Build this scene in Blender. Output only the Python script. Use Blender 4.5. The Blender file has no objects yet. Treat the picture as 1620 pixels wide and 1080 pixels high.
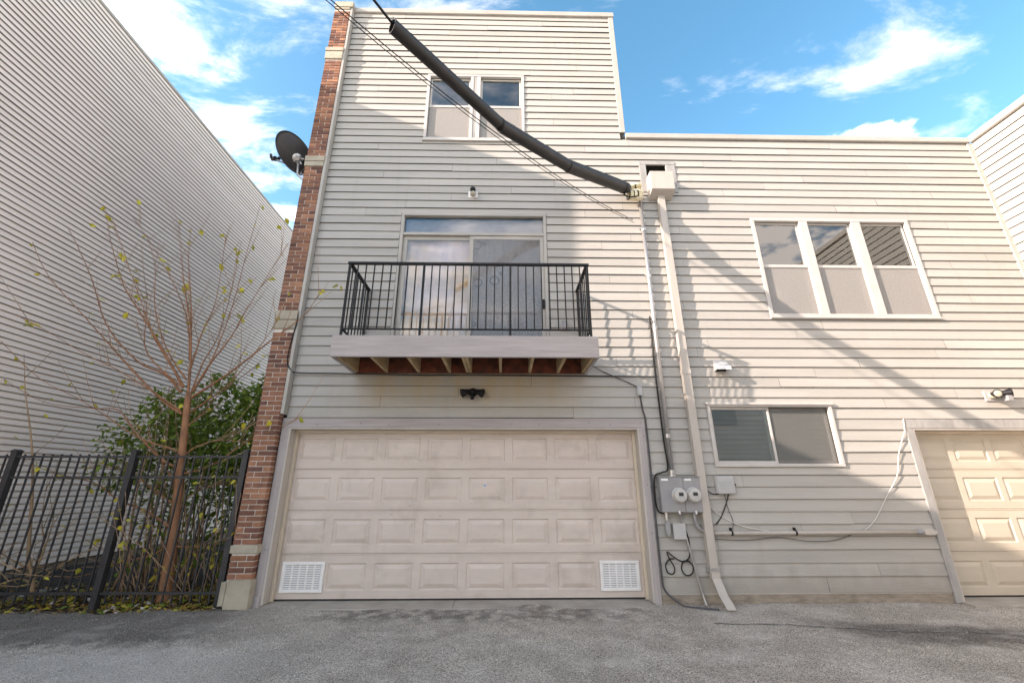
import bpy, math, random
import numpy as np
from mathutils import Vector, Matrix
random.seed(7)
R = math.radians
scn = bpy.context.scene
col = scn.collection

# ------------------------------------------------------------------ camera
CAM = Vector((0.0, -6.05, 1.40))
FPX = 670.24
def cam_axes(yaw, pitch, roll):
    f = Vector((math.sin(yaw)*math.cos(pitch), math.cos(yaw)*math.cos(pitch), math.sin(pitch)))
    r = Vector((math.cos(yaw), -math.sin(yaw), 0)); u = r.cross(f)
    return r*math.cos(roll)+u*math.sin(roll), u*math.cos(roll)-r*math.sin(roll), f
AR, AU, AF = cam_axes(R(1.1015), R(18.6817), R(-0.048))
cd = bpy.data.cameras.new('camera'); cam = bpy.data.objects.new('camera', cd); col.objects.link(cam)
cd.sensor_width = 36; cd.lens = 36*FPX/1620; cd.clip_start = .05; cd.clip_end = 2000
m3 = Matrix((AR, AU, -AF)).transposed()
cam.matrix_world = Matrix.Translation(CAM) @ m3.to_4x4()
scn.camera = cam
def pix(px, py, Y):
    """point on the ray of a photo pixel (1620 x 1080) at depth plane Y"""
    d = AF + AR*((px-810)/FPX) - AU*((py-540)/FPX)
    return CAM + d*((Y-CAM.y)/d.y)

# ------------------------------------------------------------------ light
SUNV = Vector((2.89, 1.0, -1.34)).normalized()      # travel direction
SUN_EL = math.asin(-SUNV.z)
SUN_ROT = math.atan2(-SUNV.x, -SUNV.y)
w = bpy.data.worlds.new('World'); scn.world = w; w.use_nodes = True
nt = w.node_tree; nt.nodes.clear()
def N(t, **k):
    n = nt.nodes.new(t)
    for a, b in k.items(): setattr(n, a, b)
    return n
def L(a, b): nt.links.new(a, b)
sky = N('ShaderNodeTexSky', sky_type='NISHITA'); sky.sun_disc = False
sky.sun_elevation = SUN_EL; sky.sun_rotation = SUN_ROT
sky.air_density = 1.0; sky.dust_density = .8; sky.ozone_density = 1.6; sky.altitude = 200
bg = N('ShaderNodeBackground'); bg.inputs[1].default_value = .15
hs = N('ShaderNodeHueSaturation'); hs.inputs['Saturation'].default_value = 1.3; hs.inputs['Hue'].default_value = .487
L(sky.outputs[0], hs.inputs['Color']); L(hs.outputs[0], bg.inputs[0])
# clouds: a flat layer seen in perspective, two noises
tc = N('ShaderNodeTexCoord')
sep = N('ShaderNodeSeparateXYZ'); L(tc.outputs['Generated'], sep.inputs[0])
def M(op, a, b=None, c=None):
    n = N('ShaderNodeMath', operation=op)
    for i, v in enumerate((a, b, c)):
        if v is None: continue
        if isinstance(v, (int, float)): n.inputs[i].default_value = v
        else: L(v, n.inputs[i])
    return n.outputs[0]
def SM(v, a, b, lo=0., hi=1.):
    n = N('ShaderNodeMapRange', interpolation_type='SMOOTHSTEP')
    L(v, n.inputs[0]); n.inputs[1].default_value = a; n.inputs[2].default_value = b
    n.inputs[3].default_value = lo; n.inputs[4].default_value = hi
    return n.outputs[0]
zz = M('ADD', M('MAXIMUM', sep.outputs[2], 0.0), .12)
cx = M('DIVIDE', sep.outputs[0], zz); cy = M('DIVIDE', sep.outputs[1], zz)
cmb = N('ShaderNodeCombineXYZ'); L(cx, cmb.inputs[0]); L(cy, cmb.inputs[1])
mp = N('ShaderNodeMapping'); mp.inputs['Location'].default_value = (3.1, 1.7, 0); mp.inputs['Rotation'].default_value = (0, 0, R(-28))
mp.inputs['Scale'].default_value = (1.0, 1.9, 1)
L(cmb.outputs[0], mp.inputs[0])
n1 = N('ShaderNodeTexNoise'); n1.inputs['Scale'].default_value = 2.7; n1.inputs['Detail'].default_value = 10; n1.inputs['Roughness'].default_value = .63; n1.inputs['Distortion'].default_value = .35
L(mp.outputs[0], n1.inputs[0])
n2 = N('ShaderNodeTexNoise'); n2.inputs['Scale'].default_value = 3.4; n2.inputs['Detail'].default_value = 8; n2.inputs['Roughness'].default_value = .55
mp2 = N('ShaderNodeMapping'); mp2.inputs['Location'].default_value = (0.35, 4.4, 0); L(cmb.outputs[0], mp2.inputs[0]); L(mp2.outputs[0], n2.inputs[0])
left_rear = M('MAXIMUM', SM(cx, -.10, -.75), SM(cy, .15, -.5))                      # high thin cloud west of the house; cover behind camera added as fill light
low = M('MULTIPLY', SM(sep.outputs[2], .64, .50), SM(cx, .45, .75))
d1 = SM(M('ADD', n1.outputs[0], M('MULTIPLY', M('SUBTRACT', left_rear, 1.0), .35)), .42, .74)
d2 = SM(M('ADD', n2.outputs[0], M('MULTIPLY', M('SUBTRACT', low, 1.0), .22)), .47, .57)
d3 = M('MULTIPLY', SM(n1.outputs[0], .52, .80), .5)
dens = M('MINIMUM', M('ADD', M('MAXIMUM', M('MULTIPLY', d1, .75), d3), d2), 1.0)
bgc = N('ShaderNodeBackground'); bgc.inputs[0].default_value = (.92, .95, 1.03, 1); bgc.inputs[1].default_value = .40
vd = N('ShaderNodeVectorMath', operation='DOT_PRODUCT'); L(tc.outputs['Generated'], vd.inputs[0]); vd.inputs[1].default_value = tuple(-SUNV)
fwd_ = M('POWER', M('MAXIMUM', vd.outputs['Value'], 0.0), 2.0)          # clouds scatter forward: brighter toward the sun
L(M('ADD', M('MULTIPLY', fwd_, 1.6), 1.0), bgc.inputs[1])
mixw = N('ShaderNodeMixShader'); L(dens, mixw.inputs[0]); L(bg.outputs[0], mixw.inputs[1]); L(bgc.outputs[0], mixw.inputs[2])
wo = N('ShaderNodeOutputWorld'); L(mixw.outputs[0], wo.inputs[0])

sl = bpy.data.lights.new('sun', 'SUN'); sl.energy = 3.1; sl.angle = R(.45); sl.color = (1, .985, .985)
so = bpy.data.objects.new('sun', sl); col.objects.link(so)
so.rotation_euler = SUNV.to_track_quat('-Z', 'Y').to_euler(); so.location = (-20, -8, 15)
vs = scn.view_settings
scn.display_settings.display_device = 'sRGB'
vs.view_transform = 'Standard'; vs.look = 'None'; vs.gamma = 1; vs.use_curve_mapping = False
vs.exposure = 1.74
vs.use_white_balance = True; vs.white_balance_temperature = 8200; vs.white_balance_tint = 18

# ------------------------------------------------------------------ helpers
class MB:
    def __init__(s): s.v = []; s.f = []
    def add(s, vs_, fs):
        o = len(s.v); s.v += [tuple(p) for p in vs_]; s.f += [tuple(i+o for i in f) for f in fs]; return s
    def box(s, x0, x1, y0, y1, z0, z1):
        return s.add([(x0,y0,z0),(x1,y0,z0),(x1,y1,z0),(x0,y1,z0),(x0,y0,z1),(x1,y0,z1),(x1,y1,z1),(x0,y1,z1)],
              [(0,3,2,1),(4,5,6,7),(0,1,5,4),(1,2,6,5),(2,3,7,6),(3,0,4,7)])
    def cbox(s, x0, x1, y0, y1, z0, z1, c=.004):
        """box with chamfered front (-Y) edges"""
        return s.add([(x0,y1,z0),(x1,y1,z0),(x1,y1,z1),(x0,y1,z1),(x0,y0+c,z0),(x1,y0+c,z0),(x1,y0+c,z1),(x0,y0+c,z1),
                      (x0+c,y0,z0+c),(x1-c,y0,z0+c),(x1-c,y0,z1-c),(x0+c,y0,z1-c)],
              [(1,0,3,2),(0,1,5,4),(1,2,6,5),(2,3,7,6),(3,0,4,7),(4,5,9,8),(5,6,10,9),(6,7,11,10),(7,4,8,11),(8,9,10,11)])
    def prism(s, prof, axis, a, b):
        """prof: list of 2D points; axis 'x': (y,z) extruded in x; 'y': (x,z); 'z': (x,y)"""
        n = len(prof)
        def mk(t, p): return {'x': (t, p[0], p[1]), 'y': (p[0], t, p[1]), 'z': (p[0], p[1], t)}[axis]
        vs_ = [mk(a, p) for p in prof]+[mk(b, p) for p in prof]
        fs = [tuple(range(n)), tuple(range(2*n-1, n-1, -1))]+[(i, i+n, (i+1) % n+n, (i+1) % n) for i in range(n)]
        return s.add(vs_, fs)
    def tube(s, pts, r, n=8, cap=True, phase=0.):
        pts = [Vector(p) for p in pts]; k = len(pts)
        rr = r if isinstance(r, (list, tuple)) else [r]*k
        vs_ = []; fs = []
        up = None
        for i, p in enumerate(pts):
            t = (pts[min(i+1, k-1)]-pts[max(i-1, 0)]).normalized()
            if up is None:
                up = Vector((0, 0, 1)) if abs(t.z) < .9 else Vector((1, 0, 0))
            a = t.cross(up)
            if a.length < 1e-5: a = t.cross(Vector((1, .3, 0)))
            a.normalize(); b = a.cross(t).normalized(); up = b
            for j in range(n):
                g = 2*math.pi*j/n+phase
                vs_.append(p+(a*math.cos(g)+b*math.sin(g))*rr[i])
        for i in range(k-1):
            for j in range(n):
                fs.append((i*n+j, i*n+(j+1) % n, (i+1)*n+(j+1) % n, (i+1)*n+j))
        if cap: fs += [tuple(range(n-1, -1, -1)), tuple(range((k-1)*n, k*n))]
        return s.add(vs_, fs)
    def lathe(s, c, axis, prof, n=16):
        """prof: (distance along axis, radius)"""
        c = Vector(c); t = Vector(axis).normalized()
        a = t.orthogonal().normalized(); b = t.cross(a)
        vs_ = []; fs = []
        for (d, r) in prof:
            for j in range(n):
                g = 2*math.pi*j/n; vs_.append(c+t*d+(a*math.cos(g)+b*math.sin(g))*r)
        for i in range(len(prof)-1):
            for j in range(n):
                fs.append((i*n+j, i*n+(j+1) % n, (i+1)*n+(j+1) % n, (i+1)*n+j))
        fs += [tuple(range(n-1, -1, -1)), tuple(range((len(prof)-1)*n, len(prof)*n))]
        return s.add(vs_, fs)
    def mesh(s, name, smooth=False):
        me = bpy.data.meshes.new(name); me.from_pydata(s.v, [], s.f); me.update()
        if smooth: me.polygons.foreach_set('use_smooth', [True]*len(me.polygons))
        return me
    def build(s, name, mat, parent=None, smooth=False, label=None, bevel=0):
        o = place(name, s.mesh(name, smooth), mat, parent)
        if label: o['label'] = label
        if bevel:
            b = o.modifiers.new('bevel', 'BEVEL'); b.width = bevel; b.segments = 2; b.limit_method = 'ANGLE'
        return o
def place(name, me, mat, parent=None, loc=None, rot=None):
    o = bpy.data.objects.new(name, me); col.objects.link(o)
    if mat is not None and not me.materials: me.materials.append(mat)
    if loc is not None: o.location = loc
    if rot is not None: o.rotation_euler = rot
    if parent is not None: attach(o, parent)
    return o
def attach(o, p):
    """keep world placement (all parents are unrotated, only moved)"""
    o.parent = p
    off = Vector((0, 0, 0)); q = p
    while q is not None: off += Vector(q.location); q = q.parent
    o.location = Vector(o.location)-off
def thing(name, label, cat, loc=(0, 0, 0), group=None):
    o = bpy.data.objects.new(name, None); col.objects.link(o); o.location = loc
    o.empty_display_size = .1
    return tag(o, label, cat, group)
def tag(o, label, cat, group=None):
    o['label'] = label; o['category'] = cat
    if group: o['group'] = group
    return o
def struct(o): o['kind'] = 'structure'; return o

def mat(name, c, rough=.7, c2=None, scale=3., stretch=(1, 1, 1), bump=0., bscale=None, rnd=0., metal=0., spec=.3, detail=6, lo=.35, hi=.65):
    """principled material: two-colour noise in world space, bump, per-object random value"""
    m = bpy.data.materials.new(name); m.use_nodes = True
    t = m.node_tree; b = t.nodes['Principled BSDF']
    b.inputs['Roughness'].default_value = rough; b.inputs['Metallic'].default_value = metal
    b.inputs['Specular IOR Level'].default_value = spec
    g = t.nodes.new('ShaderNodeNewGeometry')
    mp = t.nodes.new('ShaderNodeMapping'); mp.inputs['Scale'].default_value = stretch
    t.links.new(g.outputs['Position'], mp.inputs[0])
    no = t.nodes.new('ShaderNodeTexNoise'); no.inputs['Scale'].default_value = scale; no.inputs['Detail'].default_value = detail
    no.inputs['Roughness'].default_value = .6
    t.links.new(mp.outputs[0], no.inputs[0])
    r = t.nodes.new('ShaderNodeMapRange'); r.inputs[1].default_value = lo; r.inputs[2].default_value = hi
    t.links.new(no.outputs[0], r.inputs[0])
    mx = t.nodes.new('ShaderNodeMix'); mx.data_type = 'RGBA'
    mx.inputs['A'].default_value = (*c, 1); mx.inputs['B'].default_value = (*(c2 or tuple(x*.86 for x in c)), 1)
    t.links.new(r.outputs[0], mx.inputs['Factor'])
    out = mx.outputs['Result']
    if rnd:
        oi = t.nodes.new('ShaderNodeObjectInfo')
        rr = t.nodes.new('ShaderNodeMapRange'); rr.inputs[3].default_value = 1-rnd; rr.inputs[4].default_value = 1+rnd
        t.links.new(oi.outputs['Random'], rr.inputs[0])
        hv = t.nodes.new('ShaderNodeHueSaturation'); t.links.new(rr.outputs[0], hv.inputs['Value']); t.links.new(out, hv.inputs['Color'])
        out = hv.outputs[0]
    t.links.new(out, b.inputs['Base Color'])
    if bump:
        n3 = t.nodes.new('ShaderNodeTexNoise'); n3.inputs['Scale'].default_value = bscale or scale*4; n3.inputs['Detail'].default_value = 4
        t.links.new(mp.outputs[0], n3.inputs[0])
        bp = t.nodes.new('ShaderNodeBump'); bp.inputs['Strength'].default_value = bump; bp.inputs['Distance'].default_value = .01
        t.links.new(n3.outputs[0], bp.inputs['Height']); t.links.new(bp.outputs[0], b.inputs['Normal'])
    m['_out'] = 0
    return m
def nodes_of(m): return m.node_tree, m.node_tree.nodes['Principled BSDF']
def add_stain(m, colr, fac_fn):
    """mix a stain colour over whatever feeds Base Color; fac_fn(tree, position socket) -> factor socket"""
    t, b = nodes_of(m)
    src = b.inputs['Base Color'].links[0].from_socket
    g = t.nodes.new('ShaderNodeNewGeometry')
    f = fac_fn(t, g.outputs['Position'])
    mx = t.nodes.new('ShaderNodeMix'); mx.data_type = 'RGBA'
    t.links.new(src, mx.inputs['A']); mx.inputs['B'].default_value = (*colr, 1); t.links.new(f, mx.inputs['Factor'])
    t.links.new(mx.outputs['Result'], b.inputs['Base Color'])
class NT:
    def __init__(s, t): s.t = t
    def m(s, op, a, b=None):
        n = s.t.nodes.new('ShaderNodeMath'); n.operation = op
        for i, v in enumerate((a, b)):
            if v is None: continue
            if isinstance(v, (int, float)): n.inputs[i].default_value = v
            else: s.t.links.new(v, n.inputs[i])
        return n.outputs[0]
    def sm(s, v, a, b):
        n = s.t.nodes.new('ShaderNodeMapRange'); n.interpolation_type = 'SMOOTHSTEP'
        s.t.links.new(v, n.inputs[0]); n.inputs[1].default_value = a; n.inputs[2].default_value = b; return n.outputs[0]
    def noise(s, p, scale, stretch=(1, 1, 1), detail=5, rough=.6):
        mp = s.t.nodes.new('ShaderNodeMapping'); mp.inputs['Scale'].default_value = stretch; s.t.links.new(p, mp.inputs[0])
        n = s.t.nodes.new('ShaderNodeTexNoise'); n.inputs['Scale'].default_value = scale; n.inputs['Detail'].default_value = detail
        n.inputs['Roughness'].default_value = rough
        s.t.links.new(mp.outputs[0], n.inputs[0]); return n.outputs[0]
    def sep(s, p):
        n = s.t.nodes.new('ShaderNodeSeparateXYZ'); s.t.links.new(p, n.inputs[0]); return n.outputs

# ------------------------------------------------------------------ materials
MT = {}
MT['siding'] = mat('siding_paint', (.405, .387, .358), .62, (.36, .342, .313), 1.6, (.35, 1, 3.2), .25, 30, rnd=.05, spec=.3)
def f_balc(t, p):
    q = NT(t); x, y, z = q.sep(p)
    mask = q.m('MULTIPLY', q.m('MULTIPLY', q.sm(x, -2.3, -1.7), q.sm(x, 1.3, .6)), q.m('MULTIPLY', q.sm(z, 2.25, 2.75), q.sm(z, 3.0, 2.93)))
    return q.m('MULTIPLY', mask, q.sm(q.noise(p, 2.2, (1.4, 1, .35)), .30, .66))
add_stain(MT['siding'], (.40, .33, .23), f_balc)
def f_streak(t, p):
    q = NT(t); x, y, z = q.sep(p)
    return q.m('MULTIPLY', q.sm(q.noise(p, 2.6, (2.6, 1, .22)), .52, .80), .42)
add_stain(MT['siding'], (.34, .31, .26), f_streak)
def f_splash(t, p):
    q = NT(t); x, y, z = q.sep(p)
    return q.m('MULTIPLY', q.sm(q.m('ADD', z, q.m('MULTIPLY', q.noise(p, 5, (1, 1, .5)), -.55)), .20, -.15), .4)
add_stain(MT['siding'], (.20, .17, .13), f_splash)
MT['siding_core'] = mat('siding_core', (.03, .027, .024), .9)  # near-black so the gaps under the laps look shaded
MT['vinyl'] = mat('vinyl_siding', (.84, .73, .66), .5, (.79, .68, .61), .9, (1, .5, .8), .05, 60, rnd=.035, spec=.3)
MT['wing'] = mat('wing_siding_paint', (.40, .385, .355), .6, (.345, .33, .31), 1.5, (1, .4, 3), .15, 30, rnd=.02)
MT['trim'] = mat('weathered_trim', (.405, .365, .36), .75, (.33, .295, .285), 4, (.35, 1, 5), .35, 26)
MT['trim_v'] = mat('weathered_trim_upright', (.405, .365, .36), .75, (.33, .295, .285), 4, (5, 1, .35), .35, 26)
MT['trim_grey'] = mat('grey_trim', (.36, .35, .335), .75, (.27, .26, .25), 4, (2, 1, .6), .35, 26)
MT['metal_trim'] = mat('painted_flashing', (.42, .395, .36), .45, (.36, .34, .31), 1.5, (1, 1, 1), .06, 10)
MT['white'] = mat('white_vinyl', (.50, .475, .45), .4, (.45, .425, .40), 5, (1, 1, 1), 0)
MT['jamb'] = mat('door_jamb', (.50, .455, .41), .7, (.44, .40, .36), 4, (3, 3, .4), .15, 20)
MT['stop'] = mat('door_stop', (.62, .53, .42), .6, (.55, .47, .37), 4)
MT['door'] = mat('garage_door_paint', (.62, .53, .475), .5, (.565, .48, .43), 2.2, (1, 1, 3), .12, 45, rnd=.012, spec=.35)
def f_door(t, p):
    q = NT(t); return q.m('MULTIPLY', q.sm(q.noise(p, 3.0, (1.0, 1, .9), 7), .48, .76), .5)
add_stain(MT['door'], (.40, .33, .28), f_door)
MT['door2'] = mat('cream_door_paint', (.50, .44, .36), .5, (.46, .405, .33), 2.2, (1, 1, 3), .12, 45, spec=.35)
MT['plastic'] = mat('white_plastic', (.80, .78, .77), .4, (.74, .72, .70), 8)
MT['meter_grey'] = mat('meter_glass', (.50, .48, .45), .2, (.44, .42, .40), 8, spec=.5)
MT['dark_gap'] = mat('dark_gap', (.02, .018, .016), .9)
MT['rubber'] = mat('door_seal', (.03, .028, .028), .8)
MT['mortar'] = mat('mortar', (.76, .70, .64), .95, (.64, .58, .52), 30, bump=.4, bscale=120)
BR = []
for i, (a, b) in enumerate([((.29, .135, .085), (.21, .095, .064)), ((.36, .175, .105), (.27, .125, .076)), ((.17, .08, .06), (.11, .054, .045)), ((.31, .145, .092), (.14, .066, .049)), ((.23, .105, .074), (.16, .074, .055))]):
    BR.append(mat('brick_%s' % 'abcde'[i], a, .9, b, 9, (1, 1, 2.5), .5, 70, rnd=.2))
MT['stone'] = mat('limestone', (.44, .39, .31), .85, (.34, .30, .235), 5, bump=.3, bscale=40)
MT['iron'] = mat('black_iron', (.006, .006, .007), .5, (.011, .011, .012), 12, spec=.25)
MT['fence'] = mat('fence_paint', (.022, .021, .024), .5, (.035, .033, .035), 10, spec=.5)
MT['lumber'] = mat('raw_lumber', (.50, .38, .23), .8, (.34, .24, .13), 6, (5, .6, 5), .3, 20)
MT['deck'] = mat('stained_deck', (.20, .055, .03), .85, (.07, .03, .02), 8, (1, 3, 1), .3, 20)
MT['concrete'] = mat('concrete', (.40, .365, .32), .9, (.30, .27, .23), 3, bump=.4, bscale=50)
MT['foundation'] = mat('foundation_concrete', (.34, .29, .235), .95, (.21, .175, .14), 6, (1, 1, 3), .6, 40)
MT['soil'] = mat('soil', (.060, .045, .034), .95, (.028, .021, .017), 12, bump=.9, bscale=40)
MT['steel'] = mat('galvanised_steel', (.50, .49, .48), .38, (.40, .39, .385), 8, (1, 1, .3), 0, metal=.75, spec=.5)
MT['greypaint'] = mat('grey_enamel', (.30, .295, .30), .45, (.26, .255, .26), 5, spec=.4)
MT['greyplastic'] = mat('grey_plastic', (.44, .435, .43), .55, (.40, .395, .39), 6)
MT['sleeve'] = mat('dark_sleeve', (.018, .017, .017), .5, (.03, .028, .027), 5, (1, 1, 1), .05, 30, spec=.45)
MT['cable'] = mat('black_cable', (.012, .012, .012), .5)
MT['greycable'] = mat('grey_cable', (.085, .08, .085), .55)
MT['whitecable'] = mat('white_cable', (.62, .60, .56), .5)
MT['downspout'] = mat('downspout_paint', (.46, .42, .375), .42, (.41, .37, .33), 3, (3, 3, .6), .05, 10, spec=.4)
MT['wrap'] = mat('taped_wrap', (.78, .72, .58), .6, (.55, .45, .20), 14)
MT['dish'] = mat('dish_grey', (.045, .042, .045), .45, (.034, .031, .034), 4, spec=.4)
MT['bark'] = mat('tree_bark', (.38, .18, .095), .85, (.22, .105, .06), 14, (1, 1, .4), .6, 60)
MT['twig'] = mat('twig_bark', (.42, .27, .175), .85, (.28, .18, .12), 10)
MT['tan_twig'] = mat('tan_twig', (.36, .25, .15), .85, (.26, .17, .10), 10)
def leafmat(name, c, c2):
    m = mat(name, c, .55, c2, 9, rnd=.22, lo=.4, hi=.6)
    t, b = nodes_of(m)
    tr = t.nodes.new('ShaderNodeBsdfTranslucent'); src = b.inputs['Base Color'].links[0].from_socket; t.links.new(src, tr.inputs[0])
    mx = t.nodes.new('ShaderNodeMixShader'); mx.inputs[0].default_value = .3
    t.links.new(b.outputs[0], mx.inputs[1]); t.links.new(tr.outputs[0], mx.inputs[2])
    t.links.new(mx.outputs[0], t.nodes['Material Output'].inputs[0])
    return m
MT['leaf_y'] = leafmat('yellow_leaf', (.62, .50, .05), (.42, .42, .06))
MT['leaf_g'] = leafmat('green_leaf', (.14, .24, .035), (.24, .32, .06))
MT['leaf_b'] = leafmat('dry_leaf', (.42, .25, .09), (.50, .40, .10))
MT['blind'] = mat('blind_slats', (.80, .76, .78), .6)
MT['blind_dim'] = mat('dim_blind', (.17, .18, .16), .6, (.12, .13, .12), 3)  # dark tone imitating siding mirrored in the glass
MT['room'] = mat('dim_room', (.16, .155, .15), .9)
MT['bulb'] = mat('bulb_glass', (.45, .41, .33), .2)
MT['curtain'] = mat('peach_curtain', (.95, .70, .47), .85, (.86, .74, .80), 1.4, (1, 1, .6))  # peach and lilac imitate reflections in the left pane
def glass(name, refl=1.0, tint=(.82, .86, .84), rough=.0):
    m = bpy.data.materials.new(name); m.use_nodes = True; t = m.node_tree; t.nodes.clear()
    tr = t.nodes.new('ShaderNodeBsdfTransparent'); tr.inputs[0].default_value = (*tint, 1)
    gl = t.nodes.new('ShaderNodeBsdfGlossy'); gl.inputs['Roughness'].default_value = rough; gl.inputs[0].default_value = (.92, .95, .95, 1)
    fr = t.nodes.new('ShaderNodeFresnel'); fr.inputs[0].default_value = 1.52
    mr = t.nodes.new('ShaderNodeMapRange'); mr.inputs[1].default_value = 0; mr.inputs[2].default_value = 1; mr.inputs[3].default_value = .10*refl; mr.inputs[4].default_value = 1
    mr.clamp = True
    t.links.new(fr.outputs[0], mr.inputs[0])
    mx = t.nodes.new('ShaderNodeMixShader'); t.links.new(mr.outputs[0], mx.inputs[0]); t.links.new(tr.outputs[0], mx.inputs[1]); t.links.new(gl.outputs[0], mx.inputs[2])
    o = t.nodes.new('ShaderNodeOutputMaterial'); t.links.new(mx.outputs[0], o.inputs[0]); return m
MT['glass'] = glass('window_glass', 1.0)
MT['clear'] = glass('door_glass', .15, (.94, .94, .94))
def screen_mat(name, c, fac):
    m = bpy.data.materials.new(name); m.use_nodes = True; t = m.node_tree; b = t.nodes['Principled BSDF']
    b.inputs['Roughness'].default_value = .8; b.inputs['Base Color'].default_value = (*c, 1); b.inputs['Specular IOR Level'].default_value = .1
    g = t.nodes.new('ShaderNodeNewGeometry')
    q = NT(t); n = q.noise(g.outputs['Position'], 60, (1, 1, 1), 3)
    f = q.m('ADD', q.m('MULTIPLY', n, .5), fac-.25)
    tr = t.nodes.new('ShaderNodeBsdfTransparent')
    mx = t.nodes.new('ShaderNodeMixShader'); t.links.new(f, mx.inputs[0]); t.links.new(tr.outputs[0], mx.inputs[1]); t.links.new(b.outputs[0], mx.inputs[2])
    t.links.new(mx.outputs[0], t.nodes['Material Output'].inputs[0]); return m
MT['screen'] = screen_mat('insect_screen', (.38, .36, .34), .58)

# patterned curtain (printed scrolls)
def curtain_print():
    m = mat('scroll_curtain', (.56, .54, .55), .85, (.50, .48, .49), 2)
    def f(t, p):
        q = NT(t); x, y, z = q.sep(p)
        vo = t.nodes.new('ShaderNodeTexVoronoi'); vo.inputs['Scale'].default_value = 3.6
        mp = t.nodes.new('ShaderNodeMapping'); mp.inputs['Scale'].default_value = (1, 0, 1); t.links.new(p, mp.inputs[0]); t.links.new(mp.outputs[0], vo.inputs[0])
        d = q.m('ABSOLUTE', q.m('SUBTRACT', vo.outputs['Distance'], .26)); ring = q.sm(d, .07, .035)
        band = q.m('MULTIPLY', q.sm(x, -.50, -.46), q.sm(x, -.02, -.06))
        return q.m('MULTIPLY', q.m('MULTIPLY', ring, band), 1.0)
    add_stain(m, (.22, .21, .22), f); return m
MT['curtain_print'] = curtain_print()

# asphalt
def asphalt():
    m = bpy.data.materials.new('asphalt'); m.use_nodes = True; t = m.node_tree; b = t.nodes['Principled BSDF']
    q = NT(t); g = t.nodes.new('ShaderNodeNewGeometry'); p = g.outputs['Position']; x, y, z = q.sep(p)
    n1 = q.noise(p, 150, detail=3, rough=.75)
    n2 = q.noise(p, 1.3, detail=6, rough=.62); n3 = q.noise(p, 5.5, detail=5)
    vo = t.nodes.new('ShaderNodeTexVoronoi'); vo.inputs['Scale'].default_value = 115; t.links.new(p, vo.inputs[0])
    vo2 = t.nodes.new('ShaderNodeTexVoronoi'); vo2.inputs['Scale'].default_value = 70; t.links.new(p, vo2.inputs[0])
    spk = q.sm(n1, .36, .64)
    cs = q.sep(vo.outputs['Color'])
    spk = q.m('ADD', q.m('MULTIPLY', spk, .65), q.m('MULTIPLY', cs[0], .35))
    # tyre-worn / damp areas
    st = q.sm(q.m('ADD', q.m('MULTIPLY', n2, .6), q.m('MULTIPLY', n3, .4)), .44, .56)
    line = q.m('ADD', y, q.m('ADD', q.m('MULTIPLY', x, .16), q.m('MULTIPLY', n3, .35)))    # dark band running off to the right
    b1 = q.m('MULTIPLY', q.m('MULTIPLY', q.sm(line, -.62, -.36), q.sm(line, .18, -.02)), q.sm(x, 3.0, 3.9))
    b2 = q.m('MULTIPLY', q.m('MULTIPLY', q.sm(y, -.75, -.40), q.sm(n3, .36, .6)), q.m('MULTIPLY', q.sm(x, -2.6, -1.6), q.sm(x, 2.2, 1.2)))
    b3 = q.m('MULTIPLY', q.m('MULTIPLY', q.sm(x, -2.4, -3.6), q.sm(q.m('ADD', y, q.m('MULTIPLY', n3, .5)), -1.05, -.80)), .8)
    pale = q.m('MULTIPLY', q.sm(q.noise(p, 1.1, (1, 1.4, 1), 6, .65), .50, .66), .75)
    worn = q.m('MULTIPLY', q.m('MULTIPLY', q.sm(x, -1.6, -2.8), q.sm(q.m('ADD', y, q.m('MULTIPLY', n3, .5)), -.95, -1.2)), q.sm(n2, .30, .55))
    pale = q.m('MAXIMUM', pale, worn)
    dark = q.m('MINIMUM', q.m('ADD', q.m('ADD', q.m('MULTIPLY', b1, .85), q.m('MULTIPLY', b2, .75)), b3), 1.0)
    r = t.nodes.new('ShaderNodeValToRGB'); e = r.color_ramp.elements
    e[0].position = .2; e[0].color = (.095, .082, .07, 1); e[1].position = .78; e[1].color = (1.0, .92, .82, 1)
    k = e.new(.5); k.color = (.60, .535, .465, 1)
    t.links.new(spk, r.inputs[0])
    mx = t.nodes.new('ShaderNodeMix'); mx.data_type = 'RGBA'; mx.blend_type = 'MULTIPLY'
    t.links.new(r.outputs[0], mx.inputs['A']); mx.inputs['B'].default_value = (.82, .81, .80, 1); t.links.new(st, mx.inputs['Factor'])
    mx2 = t.nodes.new('ShaderNodeMix'); mx2.data_type = 'RGBA'; mx2.blend_type = 'MULTIPLY'
    t.links.new(mx.outputs['Result'], mx2.inputs['A']); mx2.inputs['B'].default_value = (.36, .36, .37, 1); t.links.new(dark, mx2.inputs['Factor'])
    mx3 = t.nodes.new('ShaderNodeMix'); mx3.data_type = 'RGBA'; mx3.blend_type = 'SCREEN'
    t.links.new(mx2.outputs['Result'], mx3.inputs['A']); mx3.inputs['B'].default_value = (.30, .275, .25, 1); t.links.new(pale, mx3.inputs['Factor'])
    t.links.new(mx3.outputs['Result'], b.inputs['Base Color'])
    b.inputs['Roughness'].default_value = .88; b.inputs['Specular IOR Level'].default_value = .3
    bp = t.nodes.new('ShaderNodeBump'); bp.inputs['Strength'].default_value = 1.0; bp.inputs['Distance'].default_value = .02
    h = q.m('ADD', q.m('MULTIPLY', vo2.outputs['Distance'], -.5), n1)
    t.links.new(h, bp.inputs['Height']); t.links.new(bp.outputs[0], b.inputs['Normal'])
    return m
MT['asphalt'] = asphalt()

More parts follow.
